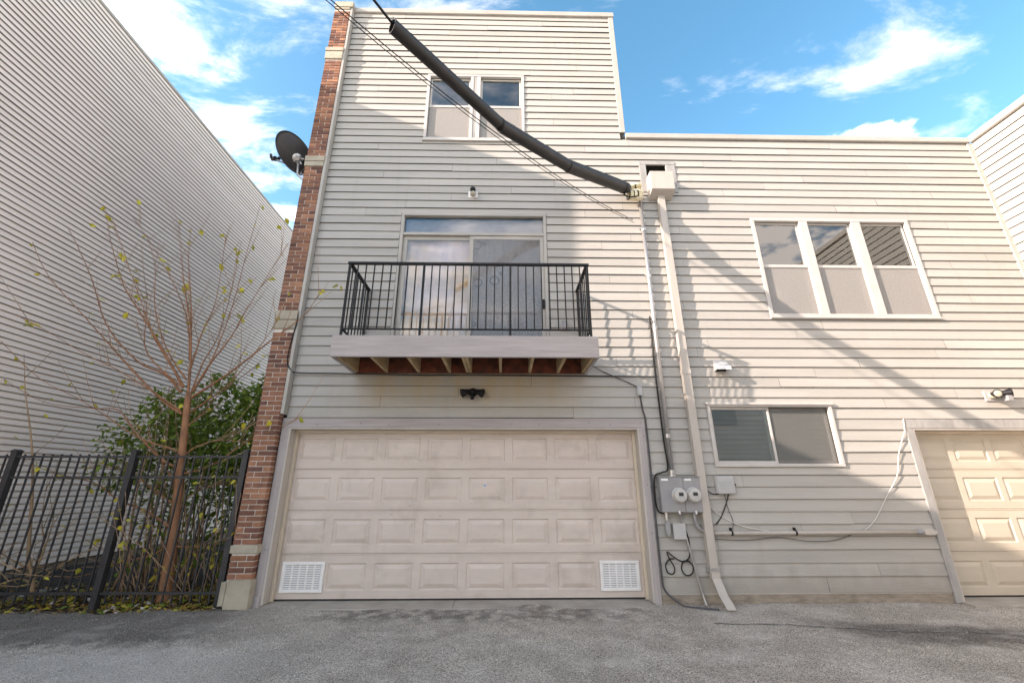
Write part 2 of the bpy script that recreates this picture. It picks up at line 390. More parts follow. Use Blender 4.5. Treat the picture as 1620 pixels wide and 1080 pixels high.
# ------------------------------------------------------------------ ground
def gz(x, y):
    """height of the alley surface"""
    n = .010*math.sin(1.7*x+.6)*math.sin(1.3*y+.4)+.006*math.sin(4.1*x-1.1*y)
    z = -.030+n
    z -= .035*min(1, max(0, (-3.2-x)/1.6))
    z += .012*min(1, max(0, (y+.6)/.6))
    z -= .012*max(0, -y-1.0) if y > -5 else .048
    return z
def grid(xs, ys, zf):
    m = MB(); nx = len(xs)
    vs_ = [(x, y, zf(x, y)) for y in ys for x in xs]
    fs = [(j*nx+i, j*nx+i+1, (j+1)*nx+i+1, (j+1)*nx+i) for j in range(len(ys)-1) for i in range(nx-1)]
    return m.add(vs_, fs)
xs = [-400, -120, -40, -15]+[-9+.15*i for i in range(121)]+[15, 40, 120, 400]
ys = [-400, -120, -40, -12]+[-5+.12*i for i in range(52)]+[3, 12, 40, 120, 400]
def ground_z(x, y): return gz(x, y) if (-9.5 < x < 9.5 and -5.1 < y < 1.3) else -.10
struct(grid(xs, ys, ground_z).build('asphalt_alley', MT['asphalt'], smooth=True))
# planting strip between the houses, slightly mounded
def soil_z(x, y):
    e = min(1, max(0, (y+.13+.03*math.sin(5*x)+.02*math.sin(13*x+1))/.22))
    return gz(x, -.1)-.035+e*(.075+.03*math.sin(3.1*x)*math.sin(2.3*y)+.018*math.sin(9*x+2*y))
xs2 = [-8.02+.077*i for i in range(61)]; ys2 = [-.2+.05*i for i in range(14)]+[.55+.25*i for i in range(40)]+[14, 20, 27]
struct(grid(xs2, ys2, soil_z).build('planting_bed', MT['soil'], smooth=True))
ap = MB()
prof = [(.30, .0), (.30, -.12), (-.15, -.12), (-.15, -.028), (-.13, -.016), (.17, 0.)]
ap.prism(prof, 'x', -2.985, -.62); ap.prism(prof, 'x', -.614, 1.925)
struct(ap.build('door_apron', MT['concrete']))
ap = MB(); ap.prism([(.30, .0), (.30, -.12), (-.20, -.12), (-.20, -.012), (-.17, -.004), (.17, 0.)], 'x', 5.80, 8.5)
struct(ap.build('door_apron', MT['concrete']))
# repaired seam in the paving
sm_ = MB(); pts = []
for i in range(40):
    x = 2.3+i*.11; y = -.74-.16*(x-2.3)*.9+.015*math.sin(7*x)+.01*math.sin(19*x)
    pts.append((x, y))
for i in range(39):
    a, b = pts[i], pts[i+1]; wd = .012+.006*math.sin(i*1.7)
    q = [(a[0], a[1]-wd), (b[0], b[1]-wd), (b[0], b[1]+wd), (a[0], a[1]+wd)]
    sm_.add([(u, v, gz(u, v)+.006) for u, v in q], [(0, 1, 2, 3)])
MT['seam'] = mat('paving_seam', (.30, .28, .26), .9, (.10, .095, .09), 14)
struct(sm_.build('paving_seam', MT['seam']))

# ------------------------------------------------------------------ the townhouse
H = thing('townhouse', 'pale grey clapboard townhouse with brick corner pilaster, balcony and garage doors', 'house', (-.4, 0, 0))
# openings: x0,x1,z0,z1
OP = dict(upper=(-1.46, .34, 7.235, 8.775), triple=(4.14, 6.81, 3.872, 5.645), small=(2.925, 4.73, 1.64, 2.50),
          patio=(-1.71, .682, 3.20, 5.69), g1=(-2.98, 1.905, -.2, 2.16), g2=(5.835, 8.30, -.2, 2.16), scup=(2.47, 2.82, 6.50, 6.735))
def holed(mb, x0, x1, z0, z1, holes, y0, y1):
    X = sorted({x0, x1, *[min(max(h[i], x0), x1) for h in holes for i in (0, 1)]})
    Z = sorted({z0, z1, *[min(max(h[i], z0), z1) for h in holes for i in (2, 3)]})
    for k in range(len(Z)-1):
        run = None
        for i in range(len(X)-1):
            cxm, czm = (X[i]+X[i+1])/2, (Z[k]+Z[k+1])/2
            solid = not any(h[0] < cxm < h[1] and h[2] < czm < h[3] for h in holes)
            if solid and run is None: run = X[i]
            if run is not None and (not solid or i == len(X)-2):
                mb.box(run, X[i+1] if solid else X[i], y0, y1, Z[k], Z[k+1]); run = None
    return mb
wl = MB()
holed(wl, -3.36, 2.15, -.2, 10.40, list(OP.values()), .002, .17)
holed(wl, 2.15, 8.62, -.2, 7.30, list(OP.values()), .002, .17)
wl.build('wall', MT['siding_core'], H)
sh = MB()   # side, rear, floors and roofs of the building
sh.box(-3.36, -3.2, .17, 9, -.2, 10.40); sh.box(2.0, 2.15, .17, 9, 7.30, 10.40); sh.box(-3.36, 8.62, 9, 9.2, -.2, 7.30); sh.box(-3.36, 2.15, 9, 9.2, 7.30, 10.40)
sh.box(8.5, 8.62, .17, 9, -.2, 7.30)
sh.box(-3.2, 2.0, .17, 9, 10.2, 10.38); sh.box(2.0, 8.5, .17, 9, 6.95, 7.08); sh.box(-3.2, 8.5, .17, 9, 2.75, 2.95); sh.box(-3.2, 8.5, .17, 9, 5.95, 6.1)
sh.build('shell', MT['room'], H)
# clapboards
KZ = np.interp(np.arange(0, 68), [0, 14, 43, 46, 47, 53, 58, 67], [.135, 2.302, 6.706, 7.148, 7.302, 8.205, 8.951, 10.290])
KZ = list(KZ)+[10.43]
CAS = [(-1.47, .35, 7.225, 8.785), (4.13, 6.82, 3.862, 5.655), (2.915, 4.74, 1.63, 2.512), (-1.72, .692, 3.1, 5.70), (-3.4, 1.99, -1, 2.292), (5.735, 9, -1, 2.292), (2.35, 2.985, 6.15, 6.81)]
nb = 0
bmeshes = []
boards = []
for k in range(68):
    z0, z1 = KZ[k], KZ[k+1]
    if k == 0: z0 = .10
    xr = 2.075 if z0 > 7.28 else 8.46
    segs = [(-3.045, xr)]
    for (a, b, c, d) in CAS:
        if min(z1, d)-max(z0, c) > .012:
            ns = []
            for (s, e) in segs:
                if b <= s or a >= e: ns.append((s, e)); continue
                if a-s > .03: ns.append((s, a))
                if e-b > .03: ns.append((b, e))
                if c-z0 > .012: boards.append((k, max(a, s), min(b, e), z0, z1, z0, c))
                if z1-d > .012: boards.append((k, max(a, s), min(b, e), z0, z1, d, z1))
            segs = ns
    ph = (k*0.83+random.uniform(-.35, .35)) % 3.66
    joints = [-3.045-3.66+ph+3.66*i for i in range(6)]
    for (s, e) in segs:
        js = [j for j in joints if s+.45 < j < e-.45]
        ed = [s]+js+[e]
        for i in range(len(ed)-1): boards.append((k, ed[i]+(.0015 if i else 0), ed[i+1]-(.0015 if i < len(ed)-2 else 0), z0, z1, z0, z1))
for (k, a, b, z0, z1, za, zb) in boards:
    dl, dr = random.uniform(-.0045, .0035), random.uniform(-.0045, .0035); lip = random.uniform(.016, .021)
    if k == 0 or za > z0: dl = dr = 0
    def fy(zq): return -lip+(lip-.003)*(zq-z0)/(z1-z0)
    # bottoms of boards that sit above a window or door are scribed to it
    v = []; lip += .003*(k % 2)
    for x, dz in ((a, dl), (b, dr)):      # hollow lapped profile: short return, butt edge, face
        v += [(x, fy(za)+.0025, za+dz+.0005), (x, fy(za)+.001, za+dz), (x, fy(za), za+dz+.004), (x, fy(zb), zb-(.003 if zb == z1 else 0))]
    f = [(0, 1, 5, 4), (1, 2, 6, 5), (2, 3, 7, 6)]
    MB().add(v, f).build('siding_board', MT['siding'], H)
print('boards', len(boards))
# foundation strip
fd = MB(); fd.box(1.995, 5.73, -.012, .16, -.25, .098); fd.build('foundation', MT['foundation'], H)
sk = MB(); sk.box(2.0, 5.72, -.016, .0, .088, .104); sk.build('starter_strip', MT['metal_trim'], H)
# trims and copings
MB().cbox(2.075, 2.172, -.028, .15, 7.45, 10.405).build('corner_trim', MT['metal_trim'], H)
MB().box(2.150, 2.168, .15, 9, 7.32, 10.405).build('side_wall', MT['siding'], H)
MB().cbox(8.44, 8.52, -.028, .001, 2.3, 7.30).build('corner_trim', MT['metal_trim'], H)
tb = MB(); tb.prism([(.2, 10.528), (-.040, 10.528), (-.046, 10.52), (-.046, 10.415), (-.03, 10.405), (.2, 10.405)], 'x', -3.05, 2.185)
tb.build('coping', MT['metal_trim'], H)
x = 2.176; i = 0
for wd in (1.25, .78, 1.65, .92, 1.28, .45):
    x1 = min(x+wd, 8.5); t = MB(); o = .0015*(i % 2)
    t.prism([(.2, 7.425+o), (-.038-o, 7.425+o), (-.044-o, 7.418+o), (-.044-o, 7.325-o), (-.03, 7.315), (.2, 7.315)], 'x', x, x1-.003)
    t.build('coping', MT['metal_trim'], H); x = x1; i += 1
st = MB()
st.cbox(-3.098, -3.05, -.118, .0, 2.335, 6.74); st.cbox(-3.096, -3.052, -.116, .0, 6.742, 10.40)
st.build('corner_trim', MT['metal_trim'], H, label='pale metal strip beside the brick pilaster')
# brick pilaster
PIL = MB().box(-3.394, -3.106, -.111, .05, .0, 10.36).build('brick_pilaster', MT['mortar'], H, label='narrow brown brick pilaster with limestone bands')
bands = [(.0, .30), (.59, .687), (3.58, 3.88), (6.52, 6.74), (9.0, 9.29), (10.35, 10.56)]
PITCH = .0677; bh = .0575
def brick_mesh(wd, nm, dep):
    return MB().cbox(-wd/2, wd/2, -dep, 0, 0, bh, .003).mesh(nm)
VAR = []
for mi in range(len(BR)):
    s = brick_mesh(.193, 'stretcher_brick', .118); s.materials.append(BR[mi]); h = brick_mesh(.094, 'header_brick', .118); h.materials.append(BR[mi]); VAR.append((s, h))
z = .30+.004; c = 0; nbk = 0
while z < 10.35-bh:
    hit = [b for b in bands if z < b[1] and z+bh > b[0]]
    if hit: z = hit[0][1]+.006; continue
    wts = random.choices(range(5), [3, 3, 2, 2, 2], k=2)
    off = -.120-random.uniform(0, .0025)+.118
    if c % 2: pos = [(-3.400+.0965, 0), (-3.100-.047, 1)]
    else: pos = [(-3.400+.047, 1), (-3.100-.0965, 0)]
    for (px_, kind), wi in zip(pos, wts):
        place('brick', VAR[wi][kind], None, PIL, (px_+random.uniform(-.001, .001), off, z)); nbk += 1
    z += PITCH; c += 1
print('bricks', nbk)
def stone(*boxes):
    for b in boxes: MB().cbox(*b, .006).build('stone_band', MT['stone'], PIL)
stone((-3.437, -3.37, -.150, .05, 0.02, .277), (-3.366, -3.075, -.152, .05, -.02, .297))
stone((-3.414, -3.075, -.142, .05, .592, .685))
stone((-3.414, -3.09, -.137, .05, 3.585, 3.722), (-3.418, -3.082, -.142, .05, 3.728, 3.876))
stone((-3.414, -3.09, -.137, .05, 6.525, 6.620), (-3.418, -3.085, -.142, .05, 6.626, 6.735))
stone((-3.414, -3.09, -.137, .05, 9.005, 9.19), (-3.420, -3.082, -.148, .05, 9.196, 9.286))
stone((-3.404, -3.10, -.132, .05, 10.35, 10.395), (-3.409, -3.045, -.142, .2, 10.40, 10.545))

# ---- windows
def ring(mb, x0, x1, z0, z1, wd, y0, y1, wb=None):
    wb = wb or wd
    mb.cbox(x0, x1, y0, y1, z1-wd, z1); mb.cbox(x0, x1, y0, y1, z0, z0+wb)
    mb.cbox(x0, x0+wd, y0+.001, y1, z0+wb, z1-wd); mb.cbox(x1-wd, x1, y0+.001, y1, z0+wb, z1-wd)
    return mb
def sash_window(win, x0, x1, z0, z1, zm, blind_or_reflection=None, screen=True, bm='blind', pitch=.024):
    """double hung unit inside an opening"""
    ring(MB(), x0, x1, zm-.018, z1, .034, .028, .055).build('sash', MT['white'], win)
    ring(MB(), x0, x1, z0, zm+.022, .034, .062, .085).build('sash', MT['white'], win)
    MB().cbox(x0, x1, .006, .027, zm-.024, zm+.03).build('meeting_rail', MT['white'], win)
    MB().box(x0+.03, x1-.03, .038, .043, zm, z1-.03).build('pane', MT['glass'], win)
    MB().box(x0+.03, x1-.03, .070, .075, z0+.03, zm).build('pane', MT['glass'], win)
    if screen: MB().box(x0+.004, x1-.004, .018, .0195, z0+.004, zm-.024).build('insect_screen', MT['screen'], win)
    if blind_or_reflection:
        b = MB(); za, zb = blind_or_reflection; z_ = zb
        while z_ > za:
            b.add([(x0+.04, .112, z_-pitch*.42), (x1-.04, .112, z_-pitch*.42), (x1-.04, .112+pitch*.66, z_+pitch*.42), (x0+.04, .112+pitch*.66, z_+pitch*.42)], [(0, 1, 2, 3)]); z_ -= pitch
        b.box(x0+.03, x1-.03, .10, .135, zb+.012, zb+.045)
        b.build('blind', MT[bm], win)
        for fx in (.28, .72):
            MB().box(x0+(x1-x0)*fx-.004, x0+(x1-x0)*fx+.004, .105, .108, za, zb).build('blind_cord', MT['plastic'], win)
# upper pair
x0, x1, z0, z1 = OP['upper']
wn = ring(MB(), x0-.008, x1+.008, z0-.008, z1+.008, .05, -.032, .02).build('window', MT['white'], H, label='paired sash window high on the tower')
MB().cbox(-.655, -.60, -.03, .10, z0+.045, z1-.045).build('mullion', MT['white'], wn); MB().cbox(-.535, -.47, -.03, .10, z0+.045, z1-.045).build('mullion', MT['white'], wn)
MB().box(-.601, -.534, -.022, .10, z0+.04, z1-.04).build('mullion_board', MT['trim_grey'], wn)
MB().cbox(x0-.02, x1+.02, -.05, .02, z0-.04, z0-.006).build('sill', MT['white'], wn)
sash_window(wn, x0+.045, -.655, z0+.045, z1-.045, 8.03, (7.30, 8.68)); sash_window(wn, -.47, x1-.045, z0+.045, z1-.045, 8.03, (7.30, 8.68))
MB().box(x0-.1, x1+.1, .45, .47, z0-.1, z1+.1).build('room_wall', MT['room'], wn)
# triple
x0, x1, z0, z1 = OP['triple']
wn = ring(MB(), x0-.008, x1+.008, z0-.008, z1+.008, .055, -.034, .02).build('window', MT['white'], H, label='wide three-part sash window on the right of the wall')
MB().cbox(x0-.015, x1+.02, -.05, .02, z0-.034, z0-.006).build('sill', MT['white'], wn)
for a, b in ((4.945, 5.083), (5.832, 5.985)): MB().cbox(a, b, -.030, .10, z0+.045, z1-.045).build('mullion', MT['white'], wn)
for a, b in ((x0+.047, 4.945), (5.083, 5.832), (5.985, x1-.047)): sash_window(wn, a, b, z0+.047, z1-.047, 4.765, (z0+.08, z1-.12), True, 'blind_dim', .062)  # slats added here to imitate siding reflected in the panes
MB().box(x0-.1, x1+.1, .9, .92, z0-.3, z1+.1).build('room_wall', MT['room'], wn)
# small slider
x0, x1, z0, z1 = OP['small']
wn = ring(MB(), x0-.008, x1+.008, z0-.008, z1+.008, .045, -.036, .02).build('window', MT['white'], H, label='low sliding window between downspout and second garage door')
MB().cbox(x0-.025, x1+.03, -.055, -.01, z1-.012, z1+.024).build('drip_cap', MT['white'], wn)
ring(MB(), x0+.037, 3.835, z0+.037, z1-.037, .035, .012, .038).build('sash', MT['white'], wn)
ring(MB(), 3.775, x1-.037, z0+.037, z1-.037, .04, .045, .07).build('sash', MT['white'], wn)
MB().box(x0+.07, 3.80, .022, .027, z0+.07, z1-.07).build('pane', MT['glass'], wn)
MB().box(3.81, x1-.075, .055, .060, z0+.07, z1-.07).build('pane', MT['glass'], wn)
MB().box(3.838, x1-.04, .030, .0315, z0+.04, z1-.04).build('insect_screen', screen_mat('slider_screen', (.20, .20, .19), .45), wn)
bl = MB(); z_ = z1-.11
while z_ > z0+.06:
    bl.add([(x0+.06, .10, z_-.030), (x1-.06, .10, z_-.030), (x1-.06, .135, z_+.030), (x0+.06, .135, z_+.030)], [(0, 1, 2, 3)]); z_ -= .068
bl.build('blind', mat('green_grey_blind', (.17, .18, .165), .6, (.13, .14, .13), 3), wn)  # added slats, stand in for reflected siding lines
MB().box(x0-.1, x1+.1, .7, .72, z0-.3, z1+.1).build('room_wall', MT['room'], wn)
# patio door with transom
x0, x1, z0, z1 = OP['patio']
PD = ring(MB(), x0-.004, x1+.004, z0, z1+.004, .05, -.024, .06).build('patio_door', MT['metal_trim'], H, label='sliding glass balcony door with a transom light above')
MB().cbox(x0+.046, x1-.046, -.016, .06, 5.275, 5.325).build('transom_bar', MT['metal_trim'], PD)
MB().box(x0+.046, x1-.046, .03, .036, 5.325, z1-.045).build('pane', MT['clear'], PD)
ring(MB(), x0+.046, -.50, z0+.05, 5.275, .07, .030, .055).build('door_leaf', MT['metal_trim'], PD)
ring(MB(), -.575, x1-.046, z0+.05, 5.272, .065, .0, .026).build('door_leaf', MT['metal_trim'], PD)
MB().box(x0+.11, -.565, .040, .046, z0+.11, 5.21).build('pane', MT['clear'], PD)
MB().box(-.515, x1-.105, .010, .016, z0+.11, 5.21).build('pane', MT['clear'], PD)
MB().box(-.515, x1-.105, -.004, -.0025, z0+.11, 5.21).build('insect_screen', screen_mat('door_screen', (.36, .35, .35), .22), PD)
MB().cbox(.585, .625, -.035, .0, 3.98, 4.13).build('handle', MT['iron'], PD)
def curtain(xa, xb, za, zb, y, amp, nm, m):
    c = MB(); n = 70; vs_ = []
    for i in range(n+1):
        xx = xa+(xb-xa)*i/n; yy = y+amp*math.sin(xx*38)+amp*.5*math.sin(xx*17+1)
        vs_ += [(xx, yy, za), (xx, yy, zb)]
    c.add(vs_, [(2*i, 2*i+2, 2*i+3, 2*i+1) for i in range(n)]); c.build(nm, m, PD, smooth=True)
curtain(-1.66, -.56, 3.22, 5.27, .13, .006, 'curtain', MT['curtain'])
curtain(-.56, .66, 3.22, 5.27, .13, .006, 'curtain', MT['curtain_print'])
MB().box(-1.66, .64, .12, .14, 5.33, 5.64).build('blind', mat('transom_shade', (.42, .40, .42), .8, (.34, .32, .35), 5, (1, 1, 1.5)), PD)

# ---- garage doors
PW, PH = .50, .315
def panel_mesh():
    def rect(i, y): return [(-PW/2+i, y, -PH/2+i), (PW/2-i, y, -PH/2+i), (PW/2-i, y, PH/2-i), (-PW/2+i, y, PH/2-i)]
    lv = [rect(0, 0), rect(.010, .013), rect(.022, .013), rect(.066, -.002), rect(.070, -.003)]
    m = MB(); v = [p for r in lv for p in r]
    f = []
    for k in range(len(lv)-1):
        for j in range(4): f.append((4*k+j, 4*k+(j+1) % 4, 4*k+4+(j+1) % 4, 4*k+4+j))
    f.append(tuple(range(4*(len(lv)-1), 4*len(lv))))
    return m.add(v, f).mesh('raised_panel')
def garage_door(xa, xb, ncol, mt, label, skip=()):
    Y = .18; hs_ = .5335; zb = .012
    gd = MB().box(xa-.03, xb+.03, Y+.03, Y+.06, 0.01, 2.22).build('garage_door', mt, H, label=label)
    MB().box(xa-.02, xb+.02, Y-.004, Y+.03, .004, .022).build('bottom_seal', MT['rubber'], gd)
    me = panel_mesh(); me.materials.append(mt)
    pitch = (xb-xa)/ncol
    for r in range(4):
        z0, z1 = zb+r*hs_, zb+(r+1)*hs_
        holes = []; zc = (z0+z1)/2-.006
        for c_ in range(ncol):
            if (r, c_) in skip: continue
            xc = xa+pitch*(c_+.5); holes.append((xc-PW/2, xc+PW/2, zc-PH/2, zc+PH/2))
            place('raised_panel', me, None, gd, (xc, Y, zc))
        s = MB(); holed(s, xa-.03, xb+.03, z0+.030, z1-.028, holes, Y, Y+.028)
        # tongue and groove ribs along the joint
        s.prism([(Y+.028, z0+.001), (Y+.004, z0+.001), (Y-.003, z0+.006), (Y-.003, z0+.018), (Y+.003, z0+.023), (Y+.003, z0+.030), (Y+.028, z0+.030)], 'x', xa-.03, xb+.03)
        s.prism([(Y+.028, z1-.028), (Y+.003, z1-.028), (Y+.003, z1-.022), (Y-.002, z1-.018), (Y-.002, z1-.006), (Y+.005, z1-.0015), (Y+.028, z1-.0015)], 'x', xa-.03, xb+.03)
        s.build('door_section', mt, gd)
    return gd
GD = garage_door(-2.945, 1.875, 8, MT['door'], 'wide beige sectional garage door with vents', skip=((0, 0), (0, 7)))
def door_vent(xa, xb, za, zb):
    v = MB(); Y = .18
    ring(v, xa, xb, za, zb, .034, Y-.022, Y-.001)
    nx, nz = 5, 14; ia, ib, ja, jb = xa+.034, xb-.034, za+.034, zb-.034
    for i in range(nx+1):
        xx = ia+(ib-ia)*i/nx; v.box(xx-.009, xx+.009, Y-.015, Y-.001, ja, jb)
    for j in range(nz+1):
        z_ = ja+(jb-ja)*j/nz
        v.add([(ia, Y-.014, z_-.006), (ib, Y-.014, z_-.006), (ib, Y-.004, z_+.007), (ia, Y-.004, z_+.007)], [(0, 1, 2, 3)])
        v.add([(ia, Y-.014, z_-.006), (ib, Y-.014, z_-.006), (ib, Y-.006, z_-.008), (ia, Y-.006, z_-.008)], [(0, 1, 2, 3)])
    v.build('door_vent', MT['plastic'], GD)
    MB().box(ia, ib, Y-.0025, Y-.001, ja, jb).build('vent_backing', MT['dark_gap'], GD)
door_vent(-2.872, -2.325, .095, .450); door_vent(1.275, 1.795, .098, .450)
MB().lathe((-.26, .166, 1.39), (0, 1, 0), [(0, .024), (.011, .026)], 20).build('sticker', MT['plastic'], GD)
MB().box(-.281, -.239, .1645, .166, 1.393, 1.405).build('sticker_band', mat('sticker_blue', (.08, .22, .55), .4), GD)
MB().box(-.275, -.245, .1645, .166, 1.376, 1.384).build('sticker_band', mat('sticker_navy', (.03, .05, .14), .4), GD)
for (xx, z_) in ((-1.53, 1.02), (-.86, 1.0), (-2.06, .30), (-1.28, 1.13)):
    MB().lathe((xx, .1785, z_), (0, 1, 0), [(0, .006), (.003, .005)], 8).build('hole', MT['dark_gap'], GD)
garage_door(5.92, 8.25, 4, MT['door2'], 'cream sectional garage door at right edge, partly sunlit')
# casings, jambs
def casing(xa, xb, zt, mh, mv, wl_, wr_, oxr=True):
    MB().cbox(xa-wl_, xb+(wr_ if oxr else .2), -.034, .03, zt, zt+.130, .003).build('header_casing', mh, H)
    MB().cbox(xa-wl_, xa, -.032, .03, -.02, zt, .003).build('side_casing', mv, H)
    MB().box(xa-.004, xa+.022, -.026, .172, .0, zt-.002).build('jamb', MT['jamb'], H)
    MB().box(xa+.022, xb-.022, -.026, .172, zt-.022, zt-.002).build('jamb', MT['jamb'], H)
    MB().cbox(xa+.022, xa+.062, .125, .172, .004, zt-.022).build('door_stop', MT['stop'], H)
    MB().cbox(xa+.062, xb-.062, .125, .172, zt-.058, zt-.022).build('door_stop', MT['stop'], H)
    if oxr:
        MB().cbox(xb, xb+wr_, -.032, .03, -.02, zt, .003).build('side_casing', mv, H)
        MB().box(xb-.022, xb+.004, -.026, .172, .0, zt-.002).build('jamb', MT['jamb'], H)
        MB().cbox(xb-.062, xb-.022, .125, .172, .004, zt-.022).build('door_stop', MT['stop'], H)
casing(-2.98, 1.905, 2.16, MT['trim'], MT['trim_v'], .105, .085)
casing(5.835, 8.30, 2.16, MT['trim_grey'], MT['trim_grey'], .098, .09, False)
MB().box(-3.085, -2.99, -.050, .02, -.03, .10).build('plinth_block', MT['trim_v'], H)
nl = MB()
for (xx, z_) in ((-3.02, 2.02), (-3.05, 1.99), (-3.01, 1.36), (-3.03, .62), (-3.0, .62), (-2.6, 2.20), (-2.0, 2.22), (-1.6, 2.19), (-.9, 2.2), (.1, 2.21), (.5, 2.2), (1.2, 2.23), (1.5, 2.2), (1.93, 2.22), (1.95, 1.4), (1.95, .8), (1.96, 2.05)):
    nl.lathe((xx, -.0345, z_), (0, -1, 0), [(0, .006), (.0006, .005)], 6)
nl.build('nail_heads', MT['dark_gap'], H)
# scupper opening with frame
sc = MB()
for b in ((2.352, 2.982, -.030, .02, 6.735, 6.808), (2.352, 2.47, -.028, .02, 6.155, 6.735), (2.82, 2.982, -.028, .02, 6.155, 6.735), (2.47, 2.82, -.026, .02, 6.155, 6.50)): sc.cbox(*b)
sc.build('scupper_frame', MT['trim_grey'], H)
MB().box(2.47, 2.82, .10, .16, 6.50, 6.735).build('scupper_back', MT['dark_gap'], H)

# ---- balcony
BY = -.88; BX0, BX1 = -2.19, 1.21
BAL = MB().cbox(BX0, BX1, BY-.038, BY, 2.928, 3.212, .004).build('balcony', MT['trim'], H, label='small black railed balcony on a weathered grey timber frame')
for xx, nm in ((BX0+.019, 0), (BX1-.019, 0)):
    MB().box(xx-.019, xx+.019, BY, -.02, 2.932, 3.20).build('side_fascia', MT['trim'], BAL)
for xx in (BX0+.062, -1.70, -1.235, -.79, -.53, -.485, -.05, .372, .785, BX1-.062):
    MB().box(xx-.019, xx+.019, BY, -.06, 2.945, 3.165).build('joist', MT['lumber'], BAL)
MB().box(BX0+.04, BX1-.04, -.058, -.018, 2.94, 3.165).build('ledger', MT['deck'], BAL)
for i in range(6):
    y0 = BY+.002+i*.143; MB().cbox(BX0+.002, BX1-.002, y0, y0+.137, 3.168, 3.204, .003).build('deck_board', MT['deck'], BAL)
MB().box(BX0+.04, BX1-.04, BY, -.02, 3.16, 3.1665).build('membrane', MT['dark_gap'], BAL)  # near-black sheet just below the deck boards, across the joist bays
RX0, RX1, RY = -2.108, 1.132, -.865
TOPZ = 4.285
def bar(nm, a, b, hw, hh):
    a, b = Vector(a), Vector(b); d = b-a
    if abs(d.z) > .1: MB().box(a.x-hw, a.x+hw, a.y-hh, a.y+hh, a.z, b.z).build(nm, MT['iron'], BAL)
    elif abs(d.x) > abs(d.y): MB().cbox(a.x, b.x, a.y-hw, a.y+hw, a.z-hh, a.z+hh, .003).build(nm, MT['iron'], BAL)
    else: MB().box(a.x-hw, a.x+hw, a.y, b.y, a.z-hh, a.z+hh).build(nm, MT['iron'], BAL)
bar('handrail', (RX0-.025, RY, TOPZ-.015), (RX1+.025, RY, TOPZ-.015), .022, .016)
bar('bottom_rail', (RX0, RY, 3.315), (RX1, RY, 3.315), .010, .010)
for xx in (RX0, RX1):
    bar('handrail', (xx, RY+.022, TOPZ-.015), (xx, -.019, TOPZ-.015), .022, .016)
    bar('bottom_rail', (xx, RY+.01, 3.315), (xx, -.02, 3.315), .010, .010)
posts = [(RX0, RY), (-1.098, RY), (.078, RY), (RX1, RY), (RX0, -.05), (RX1, -.05)]
for (a, b) in posts: bar('post', (a, b, 3.205), (a, b, TOPZ-.031), .014, .014)
bays = [(RX0, -1.098, 8), (-1.098, .078, 10), (.078, RX1, 9)]
for (a, b, n) in bays:
    for i in range(1, n+1):
        xx = a+(b-a)*i/(n+1); bar('baluster', (xx, RY, 3.316), (xx, RY, TOPZ-.031), .0075, .0075)
for xx in (RX0, RX1):
    for i in range(1, 7):
        yy = RY+(-.05-RY)*i/7; bar('baluster', (xx, yy, 3.316), (xx, yy, TOPZ-.031), .0075, .0075)

# ------------------------------------------------------------------ wing at the right
W = thing('house_wing', 'sunlit off-white clapboard wing projecting toward the viewer at the upper right corner', 'house', (8.6, -2, 0))
WX = 8.52
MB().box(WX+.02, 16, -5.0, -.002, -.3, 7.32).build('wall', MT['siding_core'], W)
for k in range(47):
    z0, z1 = KZ[k], KZ[k+1]; v = []
    for y in (-4.93, -.03): v += [(WX-.004, y, z0+.0005), (WX-.006, y, z0), (WX-.007, y, z0+.004), (WX+.014, y, z1-.006)]
    f = [(4, 5, 1, 0), (5, 6, 2, 1), (6, 7, 3, 2)]
    MB().add(v, f).build('siding_board', MT['wing'], W)
MB().box(WX-.012, WX+.10, -5.03, -4.93, -.1, 7.32).build('corner_trim', MT['metal_trim'], W)
MB().box(WX-.014, WX+.02, -.03, -.0285, 2.3, 7.31).build('corner_trim', MT['metal_trim'], W)
MB().prism([(WX-.035, 7.44), (WX-.04, 7.43), (WX-.04, 7.325), (WX-.02, 7.31), (WX+.3, 7.31), (WX+.3, 7.44)], 'y', -5.04, -.046).build('coping', MT['metal_trim'], W)

# ------------------------------------------------------------------ tall neighbour at the left
NBX = -8.04
NB = thing('neighbour_building', 'tall building with long beige vinyl siding wall filling the left side', 'building', (-9, 6, 0))
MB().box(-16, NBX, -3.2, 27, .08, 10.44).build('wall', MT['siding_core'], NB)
MB().box(-16, NBX-.01, -3.2, 27, -.4, .08).build('foundation', MT['foundation'], NB)
MB().box(-16, NBX-.004, -8.2, -3.2, -.4, 7.5).build('rear_annex', MT['vinyl'], NB)
nc = 102; npitch = (10.44-.10)/nc
v = []
for y in (0, 1): v += [(.0245, y, .0005), (.026, y, 0), (.027, y, .004), (.021, y, npitch*.5), (.003, y, npitch-.004)]
me = MB().add(v, [(0, 1, 6, 5), (1, 2, 7, 6), (2, 3, 8, 7), (3, 4, 9, 8)]).mesh('siding_course'); me.materials.append(MT['vinyl'])
rn = random.Random(21)
for k in range(nc):                                  # two overlapping lengths per course, joints stepping along the wall
    yj = -1.0+(k*1.27+rn.uniform(-.5, .5)) % 10.0
    for (ya, yb, dx_) in ((-3.2, yj, 0), (yj-.02, 27, .0022)):
        o = place('siding_course', me, None, NB, (NBX+dx_, ya, .10+k*npitch+rn.uniform(-.0015, .0015))); o.scale = (1, yb-ya, 1)
MB().prism([(NBX-.3, 10.44), (NBX+.035, 10.44), (NBX+.035, 10.50), (NBX-.3, 10.53)], 'y', -3.22, 27).build('roof_edge', MT['metal_trim'], NB)

